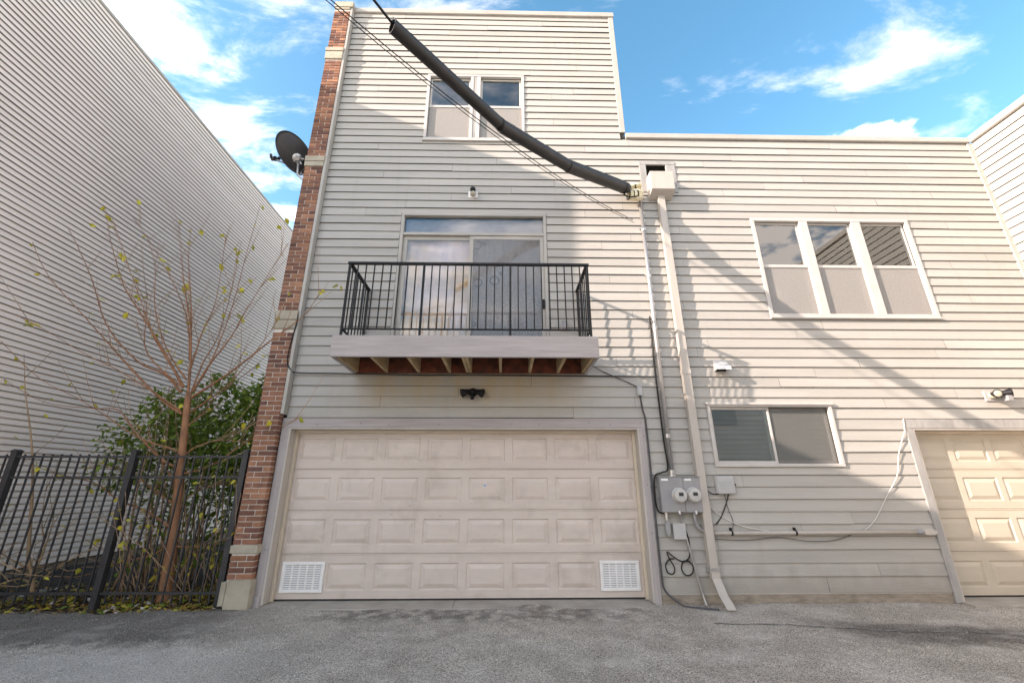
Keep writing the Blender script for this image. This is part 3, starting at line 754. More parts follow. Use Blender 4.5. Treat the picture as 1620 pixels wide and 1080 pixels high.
# ------------------------------------------------------------------ house across the alley (seen reflected)
OPH = thing('opposite_house', 'beige sided house across the alley, seen only as reflection in the window glass', 'house', (2, -16, 0))
MB().box(-4, 18, -22, -15, -.2, 8.6).build('wall', MT['vinyl'], OPH)
for k in range(28):
    MB().prism([(-15.0, .2+k*.3), (-14.97, .2+k*.3), (-14.992, .2+(k+1)*.3), (-15.0, .2+(k+1)*.3)], 'x', -4, 18).build('siding_course', MT['vinyl'], OPH)
for xx in (-1, 3, 7, 11, 15):
    MB().cbox(xx-.6, xx+.6, -14.99, -14.93, 4.2, 5.8).build('window', MT['white'], OPH)

# ------------------------------------------------------------------ fence
FN = thing('iron_fence', 'black iron picket fence between the brick pilaster and the neighbouring wall', 'fence', (-5, .0, 0))
FY = .0
for xx in (-6.60, -5.01, -3.51):
    MB().box(xx-.038, xx+.038, FY-.038, FY+.038, soil_z(xx, FY)-.1, 1.83).build('post', MT['fence'], FN)
    MB().prism([(xx-.046, 1.83), (xx+.046, 1.83), (xx+.046, 1.842), (xx, 1.862), (xx-.046, 1.842)], 'y', FY-.046, FY+.046).build('post_cap', MT['fence'], FN)
for (a, b) in ((-7.95, -6.638), (-6.562, -5.048), (-4.972, -3.548)):
    for z_ in (1.765, 1.50, .135): MB().box(a, b, FY-.014, FY+.014, z_-.014, z_+.014).build('rail', MT['fence'], FN)
    n = int((b-a)/.118)
    for i in range(n):
        xx = a+(b-a)*(i+.7)/(n+.4)
        MB().box(xx-.0085, xx+.0085, FY-.0085, FY+.0085, .02, 1.80).build('picket', MT['fence'], FN)

# ------------------------------------------------------------------ vegetation
def leaf_mesh(nm, m, s=1.0):
    v = [(0, 0, 0), (.022*s, .02*s, .006*s), (.026*s, .045*s, -.003*s), (0, .085*s, -.014*s), (-.026*s, .045*s, -.003*s), (-.022*s, .02*s, .006*s), (0, .04*s, -.008*s)]
    me = MB().add(v, [(0, 1, 6), (1, 2, 6), (2, 3, 6), (3, 4, 6), (4, 5, 6), (5, 0, 6)]).mesh(nm); me.materials.append(m); return me
def smooth_path(pts, n=4):
    P_ = [Vector(p) for p in pts]; out = []
    for i in range(len(P_)-1):
        p0, p1, p2, p3 = P_[max(i-1, 0)], P_[i], P_[i+1], P_[min(i+2, len(P_)-1)]
        for j in range(n):
            t = j/n
            out.append(.5*((2*p1)+(-p0+p2)*t+(2*p0-5*p1+4*p2-p3)*t*t+(-p0+3*p1-3*p2+p3)*t**3))
    out.append(P_[-1]); return out
rg = random.Random(11)
TR = thing('young_tree', 'slender nearly bare young tree with a few yellow leaves behind the black fence', 'tree', (-4.36, .22, -.03))
trunk = [pix(257, 968, .2), pix(266, 905, .2), pix(277, 830, .2), pix(285, 745, .2), pix(291, 690, .2), pix(298, 625, .2)]
tp = smooth_path(trunk, 4)
tb = MB(); n = len(tp); tb.tube(tp, [.088-.048*(i/(n-1))**.7+(.03 if i == 0 else .012 if i == 1 else 0) for i in range(n)], 12)
tb.build('trunk', MT['bark'], TR, smooth=True)
def c5(x, y): return (x/3, y/3+340)
def c8(x, y): return (x/3, y/3+660)
LIMBS = [
 [c5(890, 860), c5(905, 700), c5(905, 430), c5(895, 200), c5(905, 60)],
 [c5(895, 800), c5(910, 560), c5(870, 330), c5(850, 120), c5(853, 20)],
 [c5(870, 815), c5(750, 600), c5(640, 430), c5(590, 330), c5(530, 130), c5(500, -40)],
 [c5(865, 800), c5(790, 690), c5(720, 560), c5(690, 470), c5(610, 250), c5(530, 20)],
 [c5(860, 840), c5(780, 760), c5(650, 690), c5(500, 520), c5(430, 300), c5(350, 110), c5(285, 0)],
 [c5(865, 945), c5(760, 870), c5(600, 715), c5(500, 590), c5(380, 460), c5(220, 280), c5(148, 110)],
 [c5(860, 930), c5(720, 840), c5(560, 740), c5(400, 650), c5(210, 540), c5(70, 470)],
 [c5(895, 760), c5(960, 560), c5(1020, 400), c5(1070, 100)],
 [c5(915, 840), c5(1000, 700), c5(1090, 590), c5(1190, 420), c5(1370, 130)],
 [c5(920, 830), c5(1010, 690), c5(1100, 430), c5(1170, 180), c5(1215, 30)],
 [c5(905, 850), c5(960, 700), c5(1040, 560), c5(1110, 300), c5(1130, 200)],
 [c5(910, 865), c5(1090, 750), c5(1300, 590), c5(1440, 470), c5(1530, 350)],
 [c5(905, 935), c5(980, 880), c5(1100, 790), c5(1230, 640), c5(1330, 480)],
 [c5(890, 1000), c5(960, 940), c5(1050, 850), c5(1230, 700)],
 [c5(885, 780), c5(790, 640), c5(740, 440), c5(730, 240), c5(700, 100)],
 [c5(900, 690), c5(880, 480), c5(780, 240), c5(640, 20)],
 [c5(870, 820), c5(700, 660), c5(690, 480), c5(700, 380)],
 [c8(858, 245), c8(760, 190), c8(640, 60), c8(560, -40), c5(430, 920), c5(200, 890), c5(20, 780)],
 [c8(850, 160), c8(700, 110), c8(600, 60), c5(400, 880), c5(180, 770), c5(0, 600)],
 [c8(845, 330), c8(760, 200), c8(700, 60), c5(760, 920), c5(720, 840)],
 [c8(860, 270), c8(1000, 225), c8(1200, 100), c8(1300, 60), c8(1420, 0)],
 [c8(815, 525), c8(690, 450), c8(560, 385), c8(470, 320), c8(350, 290), c8(260, 265)],
 [c8(840, 420), c8(720, 330), c8(600, 260), c8(480, 230), c8(400, 240)],
 [c8(830, 470), c8(900, 380), c8(1000, 330), c8(1120, 310)],
 [c8(815, 590), c8(720, 650), c8(560, 690), c8(430, 740), c8(300, 760)],
 [c8(825, 610), c8(920, 620), c8(1020, 600), c8(1120, 560)],
 [c8(850, 200), c8(930, 140), c8(1040, 110), c8(1180, 120)],
 [c8(840, 370), c8(780, 430), c8(760, 500), c8(640, 600)],
]
leaves = []
lb = MB(); tw = MB()
for li, px_ in enumerate(LIMBS):
    dep = rg.uniform(-.75, .85) if li > 1 else rg.uniform(-.2, .2)
    if px_[-1][0] > 430: dep = rg.uniform(-.65, -.35)        # those pass in front of the house wall
    k = len(px_)
    P3 = [pix(p[0]+rg.uniform(-2, 2)*(i > 0), p[1]+rg.uniform(-2, 2)*(i > 0), .2+dep*(i/(k-1))**1.2) for i, p in enumerate(px_)]
    path = smooth_path(P3, 4); n = len(path)
    r0 = .022 if li in (0, 2, 4, 5, 8, 11, 17, 21) else .015
    lb.tube(path, [max(.0036, r0*(1-.9*(i/(n-1))**.65)) for i in range(n)], 6)
    for t in range(9 if li < 18 else 8):
        i = rg.randrange(int(n*.22), n-1); b0 = path[i]; d = (path[min(i+1, n-1)]-path[i-1]).normalized()
        side = Vector((rg.uniform(-1, 1), rg.uniform(-.6, .6), rg.uniform(-.2, .9))).normalized()
        dr = (d*1.0+side*.75).normalized(); ln = rg.uniform(.25, .8)
        q = [b0, b0+dr*ln*.5+Vector((0, 0, .02)), b0+dr*ln+Vector((rg.uniform(-.03, .03), 0, .06))]
        if max(v.y for v in q) > 6 or min(v.x for v in q) < -7.9: continue
        tw.tube(q, [.0046, .0036, .0024], 5)
        if rg.random() < .50:
            leaves.append((q[rg.choice((1, 2))], rg))
    if rg.random() < .8: leaves.append((path[-1-rg.randrange(0, 3)], rg))
lb.build('limbs', MT['bark'], TR, smooth=True); tw.build('twigs', MT['twig'], TR, smooth=True)['kind'] = 'stuff'
LM = [leaf_mesh('leaf', MT['leaf_y'], s) for s in (.85, 1.05, 1.3)]
for (p, _) in leaves:
    for q in range(1 if rg.random() < .75 else 2):
        o = place('leaf', rg.choice(LM), None, TR, p+Vector((rg.uniform(-.02, .02), rg.uniform(-.02, .02), rg.uniform(-.02, .0))), (rg.uniform(-1.3, .2), rg.uniform(-.9, .9), rg.uniform(0, 6.28)))
print('leaves', len(leaves))
# suckers at the foot of the fence, left
SP = thing('bare_sapling', 'small bare tan sapling with thin crossing shoots at the far left of the fence', 'sapling', (-6.3, .15, 0))
SPL = [[(52, 940), (50, 905), (45, 880), (50, 800), (52, 740), (48, 680), (40, 620), (38, 560)], [(50, 912), (25, 900), (-25, 878)], [(52, 925), (30, 915), (-20, 930)], [(52, 925), (60, 890), (80, 840), (90, 780)],
       [(50, 905), (70, 870), (66, 820), (75, 760)], [(48, 900), (10, 880), (-30, 850)], [(54, 930), (80, 905), (120, 880), (160, 862)]]
sb = MB()
for i, s in enumerate(SPL):
    k = len(s); y1 = (-.12, -.25, -.2, .35, .25, .3, -.2)[i]
    path = smooth_path([pix(a, b, .12+y1*(j/(k-1))) for j, (a, b) in enumerate(s)], 3); n = len(path)
    sb.tube(path, [max(.003, (.028 if i == 0 else .016)*(1-.9*j/(n-1))) for j in range(n)], 6)
    for t in range(4):
        j = rg.randrange(1, n-1); dr = Vector((rg.uniform(-1, 1), rg.uniform(-.3, .3), rg.uniform(-.1, 1))).normalized()
        sb.tube([path[j], path[j]+dr*.25, path[j]+dr*.45+Vector((0, 0, .05))], [.005, .004, .0025], 5)
sb.build('stems', MT['tan_twig'], SP, smooth=True)
for (a, b) in ((20, 795), (70, 655), (62, 738), (20, 690)):
    place('leaf', LM[1], None, SP, pix(a, b, .0), (rg.uniform(-1, 0), 0, rg.uniform(0, 6)))
# evergreen climber behind the fence against the pilaster
def foliage(nm, parent, m, n, shape, smin, smax, seed):
    r_ = random.Random(seed); mb = MB()
    for i in range(n):
        p = shape(r_); s = r_.uniform(smin, smax)
        e = Matrix.Rotation(r_.uniform(0, 6.28), 3, 'Z') @ Matrix.Rotation(r_.uniform(-1.2, .5), 3, 'X') @ Matrix.Rotation(r_.uniform(-.6, .6), 3, 'Y')
        v = [Vector((0, 0, 0)), Vector((.4*s, .45*s, .1*s)), Vector((0, s, -.12*s)), Vector((-.4*s, .45*s, .1*s))]
        mb.add([p+e @ q for q in v], [(0, 1, 2, 3)])
    return mb.build(nm, m, parent)
SH = thing('evergreen_shrub', 'dense green leafy shrub behind the fence beside the brick pilaster', 'shrub', (-4.5, 1.3, 0))
def shp(r_):
    while True:
        x, y, z = r_.uniform(-6.1, -3.65), r_.uniform(.45, 2.4), r_.uniform(.25, 3.15)
        top = 3.05-.34*max(0, -4.6-x)-.30*max(0, -5.3-x)+.12*math.sin(7*x+3*y)
        dens_ = .25+.75*min(1, max(0, (z-.9)/1.1))
        blob = math.sin(4.1*x+1)*math.sin(3.7*z+2*y)+.45*math.sin(9*x-7*z)
        if z < top and r_.random() < dens_ and blob > -.55 and not (z < 1.3 and x < -5.3): return Vector((x, y, z))
g1 = foliage('foliage', SH, MT['leaf_g'], 9000, shp, .055, .11, 3); g1['kind'] = 'stuff'
ss = MB()
for i in range(46):
    b0 = Vector((rg.uniform(-5.6, -3.8), rg.uniform(.5, 2.0), 0)); t1 = Vector((b0.x+rg.uniform(-.6, .5), b0.y+rg.uniform(-.3, .3), rg.uniform(1.5, 2.9)))
    mid = (b0+t1)/2+Vector((rg.uniform(-.25, .25), rg.uniform(-.2, .2), 0))
    ss.tube(smooth_path([b0, mid, t1], 3), [.012, .011, .010, .009, .007, .005, .003], 5)
ss.build('stems', MT['twig'], SH, smooth=True)
# thin shoots with yellow leaves at the foot
UB = thing('scrubby_bush', 'low twiggy bush with small yellow leaves along the base of the fence', 'bush', (-4.0, .25, 0))
ub = MB(); ul = []
for i in range(34):
    b0 = Vector((rg.uniform(-4.9, -3.6), rg.uniform(.08, .5), .02)); ln = rg.uniform(.5, 1.7)
    dr = Vector((rg.uniform(-.9, .7), rg.uniform(-.35, .1), rg.uniform(.35, 1))).normalized()
    path = smooth_path([b0, b0+dr*ln*.5+Vector((0, 0, .05)), b0+dr*ln+Vector((rg.uniform(-.1, .1), 0, -.08))], 3)
    ub.tube(path, [.006-.0006*j for j in range(len(path))], 5)
    for j in range(3): ul.append(path[rg.randrange(2, len(path))])
ub.build('stems', MT['twig'], UB, smooth=True)
LS = [leaf_mesh('leaf', MT['leaf_y'], .7), leaf_mesh('leaf', MT['leaf_y'], .9)]
for p in ul: place('leaf', rg.choice(LS), None, UB, p, (rg.uniform(-1.3, .2), rg.uniform(-.9, .9), rg.uniform(0, 6.28)))
# leaf litter
lt = MB(); r_ = random.Random(5)
for i in range(4200):
    x, y = r_.uniform(-7.6, -3.5), -.12+abs(r_.gauss(0, .55)); s = r_.uniform(.018, .05)
    if x < -5 and r_.random() < .5: continue
    c_ = Vector((x, y, soil_z(x, y)+r_.uniform(.004, .03))); e = Matrix.Rotation(r_.uniform(0, 6.28), 3, 'Z') @ Matrix.Rotation(r_.uniform(-.6, .6), 3, 'X') @ Matrix.Rotation(r_.uniform(-.6, .6), 3, 'Y')
    lt.add([c_+e @ q for q in (Vector((0, -s, 0)), Vector((s*.6, 0, .2*s)), Vector((0, s, 0)), Vector((-s*.6, 0, .2*s)))], [(0, 1, 2, 3)])
lit = lt.build('leaf_litter', None)
for nm in ('leaf_b', 'leaf_y', 'leaf_g'): lit.data.materials.append(MT[nm])
scrap = mat('pale_scrap', (.55, .52, .48), .8); lit.data.materials.append(scrap)
twm = MT['soil']; lit.data.materials.append(mat('dead_leaf', (.12, .07, .04), .8))
lit.data.polygons.foreach_set('material_index', [r_.choices((0, 1, 2, 3, 4), (8, 3, 3, 1, 8))[0] for _ in lit.data.polygons])
lit['kind'] = 'stuff'; lit['label'] = 'fallen leaves and scraps scattered over the planting bed'
# loose chips on the asphalt
gr = MB(); r_ = random.Random(9)
for i in range(1700):
    if i > 900: x, y = r_.choice((r_.uniform(2.0, 5.75), r_.uniform(-2.9, 2))), -.03-abs(r_.gauss(0, .06))-.0
    elif i < 420: x, y = r_.uniform(-6.5, -2.6), -.2-abs(r_.gauss(0, .8))
    else: x, y = r_.uniform(-3.2, 6), -.2-abs(r_.gauss(0, 1.0))
    s = r_.uniform(.003, .009); zc = gz(x, y)+s*.4
    gr.add([(x-s, y, zc), (x+s, y, zc), (x, y-s, zc), (x, y+s, zc), (x, y, zc+s*.8), (x, y, zc-s)], [(0, 2, 4), (2, 1, 4), (1, 3, 4), (3, 0, 4), (2, 0, 5), (1, 2, 5), (3, 1, 5), (0, 3, 5)])
gv = gr.build('loose_gravel', mat('gravel_chip', (.50, .47, .44), .85, (.25, .24, .23), 40)); gv['kind'] = 'stuff'; gv['label'] = 'pale stone chips scattered on the asphalt'
rk = MB(); p = pix(1410, 1040, -1.55); zc = gz(p.x, p.y)
rk.lathe((p.x, p.y, zc-.008), (.1, 0, 1), [(0, .018), (.012, .028), (.024, .022), (.030, .010)], 7)
tag(rk.build('pebble', MT['concrete'], None), 'single pale pebble lying on asphalt at lower right', 'stone')

# ------------------------------------------------------------------ fittings on the wall
# satellite dish
c0 = pix(466, 243, .45)
SD = thing('satellite_dish', 'dark grey satellite dish with feed arm on the side of the brick pilaster', 'dish', (-3.45, .45, 6.7))
ax = (AR*-.36+AU*.30+AF*.88).normalized()     # boresight, up and away over the side yard
def dish_pts():
    b = AR*-.52+AU*.85; b = (b-ax*b.dot(ax)).normalized(); a = b.cross(ax)
    mb = MB(); rings = 7; n = 36; vs_ = []; fs = []
    for sgn, off in ((1, .0), (1, -.012)):
        for i in range(rings+1):
            rr = i/rings
            for j in range(n):
                g = 2*math.pi*j/n
                vs_.append(c0+a*(.265*rr*math.cos(g))+b*(.41*rr*math.sin(g))+ax*(.075*rr*rr-.075+off))
    S_ = (rings+1)*n
    for l in (0, 1):
        for i in range(rings):
            for j in range(n):
                q = (l*S_+i*n+j, l*S_+i*n+(j+1) % n, l*S_+(i+1)*n+(j+1) % n, l*S_+(i+1)*n+j)
                fs.append(q if l else q[::-1])
    for j in range(n): fs.append((rings*n+j, rings*n+(j+1) % n, S_+rings*n+(j+1) % n, S_+rings*n+j))
    return mb.add(vs_, fs), a, b
mb, da, db = dish_pts()
mb.build('reflector', MT['dish'], SD, smooth=True)
back = c0-ax*.09
brk = MB(); brk.lathe(back+db*-.10+ax*.02, -ax, [(0, .10), (.035, .085), (.05, .05), (.12, .045)], 10)
brk.tube([back-db*.05, back-db*.22-ax*.05], .028, 8); brk.tube([back-db*.10+da*.08, back-db*.16-da*.10-ax*.06], .016, 6)
brk.build('bracket', MT['steel'], SD)
low_ = back-db*.30-ax*.02
MB().tube([back-db*.14-ax*.06, Vector((c0.x+.12, c0.y+.02, c0.z-.46)), Vector((-3.38, .40, 6.36))], .021, 8).build('mast', MT['steel'], SD, smooth=True)
MB().tube([low_, Vector((c0.x+.18, c0.y, c0.z-.45)), Vector((-3.36, .30, 6.55))], .010, 6).build('stay', MT['steel'], SD, smooth=True)
MB().box(-3.385, -3.358, .30, .50, 6.25, 6.50).build('wall_plate', MT['steel'], SD)
tip = pix(432, 252, .72); root = c0-db*.30+ax*.02
MB().tube([back-db*.2, root, tip], .016, 6).build('feed_arm', MT['greypaint'], SD)
fh = MB(); fdv = (c0-tip).normalized()
fh.lathe(tip+fdv*-.03, fdv, [(0, .03), (.05, .034), (.09, .05), (.10, .05)], 12); fh.lathe(tip+Vector((.07, .02, .03)), fdv, [(0, .02), (.05, .035)], 10)
fh.lathe(tip+Vector((-.04, 0, .04)), Vector((-.3, 0, 1)), [(0, .03), (.08, .025)], 8)
fh.build('feed_horn', MT['dish'], SD)

# overhead service sleeve
A = Vector((2.02, -.20, 6.085)); E = pix(620, 41, -3.0)
J1, J2 = pix(903, 265, -.84), pix(797, 202, -1.70)
SV = thing('cable_sleeve', 'long dark split sleeve tube over the service cable running out from the wall', 'sleeve', (1.9, -.3, 6))
dirv = (E-A).normalized(); upv = dirv.cross(Vector((1, -1, 0))).normalized()
if upv.z < 0: upv = -upv
sidev = dirv.cross(upv).normalized()
def sleeve(p, q, r0, r1):
    mb = MB(); n = 22; vs_ = []; fs = []
    gap = .35
    for (pt, rr) in ((p, r0), (q, r1)):
        for th in (0, .007):
            for j in range(n+1):
                g = gap/2+(2*math.pi-gap)*j/n
                vs_.append(pt+upv*math.cos(g)*(rr-th)+sidev*math.sin(g)*(rr-th))
    m = n+1
    for j in range(n):
        fs += [(j, j+1, 2*m+j+1, 2*m+j), (m+j+1, m+j, 3*m+j, 3*m+j+1), (j, m+j, m+j+1, j+1), (2*m+j+1, 3*m+j+1, 3*m+j, 2*m+j)]
    mb.add(vs_, fs)
    for (s, rr0, rr1) in ((1, r0, r1), (-1, r0, r1)):       # flanges along the slit
        o_ = sidev*(s*.012)
        a0, a1 = p+upv*(rr0-.01)+o_, q+upv*(rr1-.01)+o_
        t_ = sidev*(s*.004); h_ = upv*.045
        mb.add([a0-t_, a0+t_, a0+t_+h_, a0-t_+h_, a1-t_, a1+t_, a1+t_+h_, a1-t_+h_], [(3, 2, 1, 0), (4, 5, 6, 7), (0, 1, 5, 4), (1, 2, 6, 5), (2, 3, 7, 6), (3, 0, 4, 7)])
    o = mb.build('sleeve_tube', MT['sleeve'], SV, smooth=False); return o
radii = [(.094, .092), (.086, .084), (.076, .072)]
NODES = [A, J1, J2, E]
for i in range(3):
    a, b = NODES[i], NODES[i+1]; sleeve(a, b+(b-a).normalized()*(.05 if i < 2 else 0), *radii[i])
    for t in (.12, .37, .62, .87):
        c_ = a+(b-a)*t+upv*(radii[i][0]+.012)
        MB().lathe(c_-sidev*.03, sidev, [(0, .009), (.06, .009)], 8).build('bolt', MT['iron'], SV)
    MB().lathe(a+(b-a)*.04, (b-a), [(0, radii[i][0]+.004), (.03, radii[i][0]+.004)], 24).build('band', MT['cable'], SV)
F1 = pix(588, -4, -3.35); fd_ = (F1-E).normalized()
cb = MB(); cb.tube([A+dirv*-.1, A, J1, J2, E-(E-J2).normalized()*.3, E+upv*.035, F1, F1+fd_*3, F1+fd_*8], .013, 8)
tag(cb.build('service_cable', MT['cable'], None, smooth=True), 'thick black service cable leaving the upper end of the dark sleeve', 'cable')
def hung(a, b, sag, n=16): return [a+(b-a)*(i/n)-Vector((0, 0, 4*sag*(i/n)*(1-i/n))) for i in range(n+1)]
for (p0, p1, sag, lab, rr) in ((pix(1001, 348, -.07), pix(522, -1, -3.4), .20, 'upper of two thin wires running below the dark sleeve', .0055), (pix(1003, 352, -.07), pix(514, -1, -3.42), .215, 'lower of two thin wires running below the dark sleeve', .0045)):
    pts = hung(p0, p1, sag); d_ = (pts[-1]-pts[-2]).normalized(); pts += [p1+d_*3, p1+d_*7]
    mb = MB(); mb.tube(pts, rr, 6)
    tag(mb.build('overhead_wire', MT['cable'], None, smooth=True), lab, 'wire', 'overhead wires')
wh = thing('cable_splice', 'cream taped cable splice bundle strapped beside the scupper box', 'cable splice', (2.15, -.12, 6.05))
for i, (c_, d_, ln, rr) in enumerate([((2.02, -.17, 6.13), (1, .1, .25), .30, .055), ((2.05, -.16, 5.98), (1, .1, -.05), .26, .075), ((2.10, -.14, 6.06), (1, .1, .1), .24, .06), ((2.00, -.15, 6.06), (.3, 0, 1), .14, .035)]):
    MB().lathe(c_, d_, [(0, rr*.45), (.03, rr), (ln*.5, rr*1.06), (ln-.04, rr*.9), (ln, rr*.4)], 12).build('wrap', MT['wrap'], wh, smooth=True)
for xx in (2.06, 2.13, 2.20): MB().lathe((xx, -.155, 5.985), (1, .1, -.05), [(0, .080), (.014, .080)], 14).build('strap', MT['cable'], wh)
for xx in (2.07, 2.17): MB().lathe((xx, -.155, 6.145), (1, .1, .25), [(0, .062), (.014, .062)], 14).build('strap', MT['cable'], wh)
MB().tube(smooth_path([(2.0, -.17, 6.06), (1.98, -.2, 5.97), (2.05, -.22, 5.90), (2.2, -.2, 5.94), (2.27, -.15, 6.05), (2.22, -.12, 6.2)], 4), .012, 6).build('cable_loop', MT['cable'], wh, smooth=True)

# riser pipe and meters
RP = thing('conduit_riser', 'galvanised conduit pipe running down the wall to the meter box', 'pipe', (2.31, -.06, 1.5))
MB().tube([(2.285, -.062, 6.0), (2.285, -.062, 3.9), (2.288, -.062, 1.53)], .030, 12).build('pipe', MT['steel'], RP, smooth=True)
for z_ in (5.35, 3.62, 2.02, 4.5): MB().lathe((2.286, -.062, z_), (0, 0, 1), [(0, .036), (.05, .036)], 12).build('coupling', MT['steel'], RP); MB().box(2.235, 2.345, -.024, -.014, z_+.06, z_+.085).build('strap', MT['steel'], RP)
MB().lathe((2.288, -.062, 1.50), (0, 0, 1), [(0, .048), (.03, .048), (.035, .034), (.09, .034)], 12).build('hub', MT['steel'], RP)
mb = MB(); mb.tube(smooth_path([(2.235, -.04, 3.85), (2.225, -.035, 3.0), (2.235, -.04, 2.0), (2.245, -.05, 1.62), (2.16, -.05, 1.56), (2.05, -.05, 1.50), (2.03, -.05, 1.2), (2.06, -.05, 1.06), (2.16, -.05, 1.05)], 4), .011, 6)
tag(mb.build('riser_cable', MT['cable'], None, smooth=True), 'black cable hugging the conduit and looping around the left of the meter box', 'cable')
EM = thing('electric_meter_box', 'grey double electric meter cabinet with two round meters', 'meter box', (2.35, -.06, 1.04))
MB().cbox(2.085, 2.395, -.125, -.012, 1.058, 1.497, .006).build('cabinet', MT['greypaint'], EM); MB().cbox(2.399, 2.628, -.123, -.012, 1.056, 1.495, .006).build('cabinet', MT['greypaint'], EM)
MB().box(2.075, 2.64, -.132, -.012, 1.497, 1.508).build('hood', MT['greypaint'], EM)
for xx, z_ in ((2.325, 1.268), (2.513, 1.272)):
    mt_ = MB().lathe((xx, -.122, z_), (0, -1, 0), [(0, .098), (.018, .098), (.022, .092), (.05, .088), (.075, .080), (.082, .060)], 24).build('meter', MT['meter_grey'], EM)
    MB().box(xx-.030, xx+.030, -.2075, -.2035, z_-.008, z_+.035).build('display', mat('meter_display', (.05, .05, .05), .2), mt_)
    MB().box(xx-.045, xx+.045, -.2065, -.2035, z_-.042, z_-.016).build('name_plate', MT['greyplastic'], mt_)
for a, b in ((2.11, 2.20), (2.42, 2.51)): MB().box(a, b, -.1265, -.124, 1.452, 1.478).build('label_plate', MT['plastic'], EM)
for xx in (2.30, 2.52): MB().lathe((xx, -.128, 1.075), (0, -.2, -1), [(0, .018), (.04, .018)], 8).build('latch', MT['steel'], EM)
o = MB(); o.lathe((2.15, -.06, 1.055), (0, 0, -1), [(0, .026), (.07, .026), (.075, .02), (.10, .02)], 10)
LB = thing('pipe_fitting', 'small grey pipe fitting hanging under the left of the meter box', 'pipe fitting', (2.15, -.05, .78))
o.build('nipple', MT['steel'], LB)
MB().prism([(2.13, .94), (2.172, .945), (2.182, .90), (2.178, .80), (2.16, .765), (2.135, .765), (2.12, .80), (2.118, .90)], 'y', -.085, -.03).build('body', MT['greypaint'], LB, bevel=.006)
JB = MB().cbox(2.222, 2.376, -.07, -.014, .735, .915, .006); JBo = thing('junction_box', 'small square grey junction box below the meters', 'junction box', (2.3, -.04, .73)); JB.build('box', MT['greyplastic'], JBo)
MB().cbox(2.216, 2.382, -.082, -.07, .728, .922, .005).build('cover', MT['greyplastic'], JBo)
GB = thing('utility_box', 'grey plastic telephone box on wall below the low sliding window', 'utility box', (2.98, -.05, 1.29))
MB().cbox(2.868, 3.105, -.075, -.014, 1.292, 1.512, .008).build('box', MT['greyplastic'], GB); MB().cbox(2.878, 3.112, -.098, -.075, 1.284, 1.506, .010).build('cover', MT['greyplastic'], GB)
for i in range(9): MB().box(2.905+i*.021, 2.910+i*.021, -.1005, -.0975, 1.315, 1.455).build('cover_rib', MT['greyplastic'], GB)
MB().lathe((3.112, -.07, 1.40), (1, 0, 0), [(0, .014), (.022, .012)], 8).build('screw', MT['iron'], GB)
# loose cables around the meters
def cable(name, pts, r, m, label, cat='cable'):
    mb = MB(); mb.tube(smooth_path(pts, 5), r, 6); return tag(mb.build(name, m, None, smooth=True), label, cat)
cable('ground_conduit', [(2.31, -.10, 1.05), (2.345, -.06, .95), (2.43, -.045, .5), (2.50, -.05, .12), (2.52, -.10, -.02)], .014, MT['steel'], 'thin steel pipe dropping from meter box to the pavement', 'pipe')
cable('black_cable', [(2.33, -.05, 1.05), (2.37, -.04, .9), (2.42, -.03, .72), (2.40, -.03, .52), (2.30, -.03, .47), (2.20, -.03, .52), (2.12, -.03, .58), (2.14, -.03, .50), (2.19, -.035, .40), (2.17, -.035, .33), (2.10, -.035, .34), (2.08, -.035, .42), (2.13, -.03, .49), (2.2, -.03, .50)], .008, MT['cable'], 'coiled black cable hanging under the meters, left coil')
cable('black_cable', [(2.36, -.035, .49), (2.43, -.035, .42), (2.41, -.035, .33), (2.33, -.035, .31), (2.28, -.035, .38), (2.31, -.035, .46), (2.40, -.035, .47)], .008, MT['cable'], 'round black cable coil beside the thin steel pipe, right coil')
cable('flex_conduit', [(2.52, -.07, 1.05), (2.525, -.06, .95), (2.56, -.05, .87), (2.64, -.045, .815), (2.75, -.045, .80)], .026, MT['greypaint'], 'bent grey conduit curving from the meter box behind the downspout', 'pipe')
HP = thing('horizontal_pipe', 'long beige pipe running level along the lower wall to the second garage', 'pipe', (4.2, -.05, .78))
MB().tube([(2.72, -.048, .80), (4, -.048, .802), (5.45, -.048, .806)], .025, 10).build('pipe', MT['downspout'], HP, smooth=True)
for xx in (2.98, 3.83): MB().lathe((xx, -.048, .80), (1, 0, 0), [(0, .031), (.022, .031)], 10).build('clamp', MT['iron'], HP); MB().box(xx+.002, xx+.02, -.05, -.012, .82, .865).build('clamp_tail', MT['iron'], HP)
MB().lathe((5.45, -.048, .806), (1, 0, 0), [(0, .026), (.02, .030), (.07, .031), (.09, .026)], 10).build('tape', MT['greypaint'], HP)
MB().prism([(5.54, .78), (5.54, .832), (5.58, .845), (5.66, .842), (5.70, .825), (5.70, .79), (5.66, .775), (5.58, .772)], 'y', -.09, -.015).build('end_fitting', MT['jamb'], HP, bevel=.006)
cable('black_cable', [(2.72, -.035, 1.36), (2.80, -.035, 1.29), (2.88, -.035, 1.28), (2.93, -.05, 1.30)], .007, MT['cable'], 'short black cable from the utility box to the downspout')
cable('black_cable', [(3.03, -.05, 1.29), (2.98, -.03, 1.15), (2.88, -.03, .98), (2.80, -.03, .90)], .007, MT['cable'], 'black cable dropping diagonally below the utility box')
cable('grey_wire', [(2.97, -.05, 1.29), (3.0, -.03, 1.1), (3.04, -.03, .95), (3.02, -.03, .84)], .004, MT['greycable'], 'thin grey wire dropping from the utility box to the pipe clamp')
cable('white_cable', [(2.76, -.028, 1.12), (2.95, -.028, .97), (3.2, -.03, .87), (3.5, -.03, .825)], .006, MT['whitecable'], 'white cable sagging from the downspout to the level pipe')
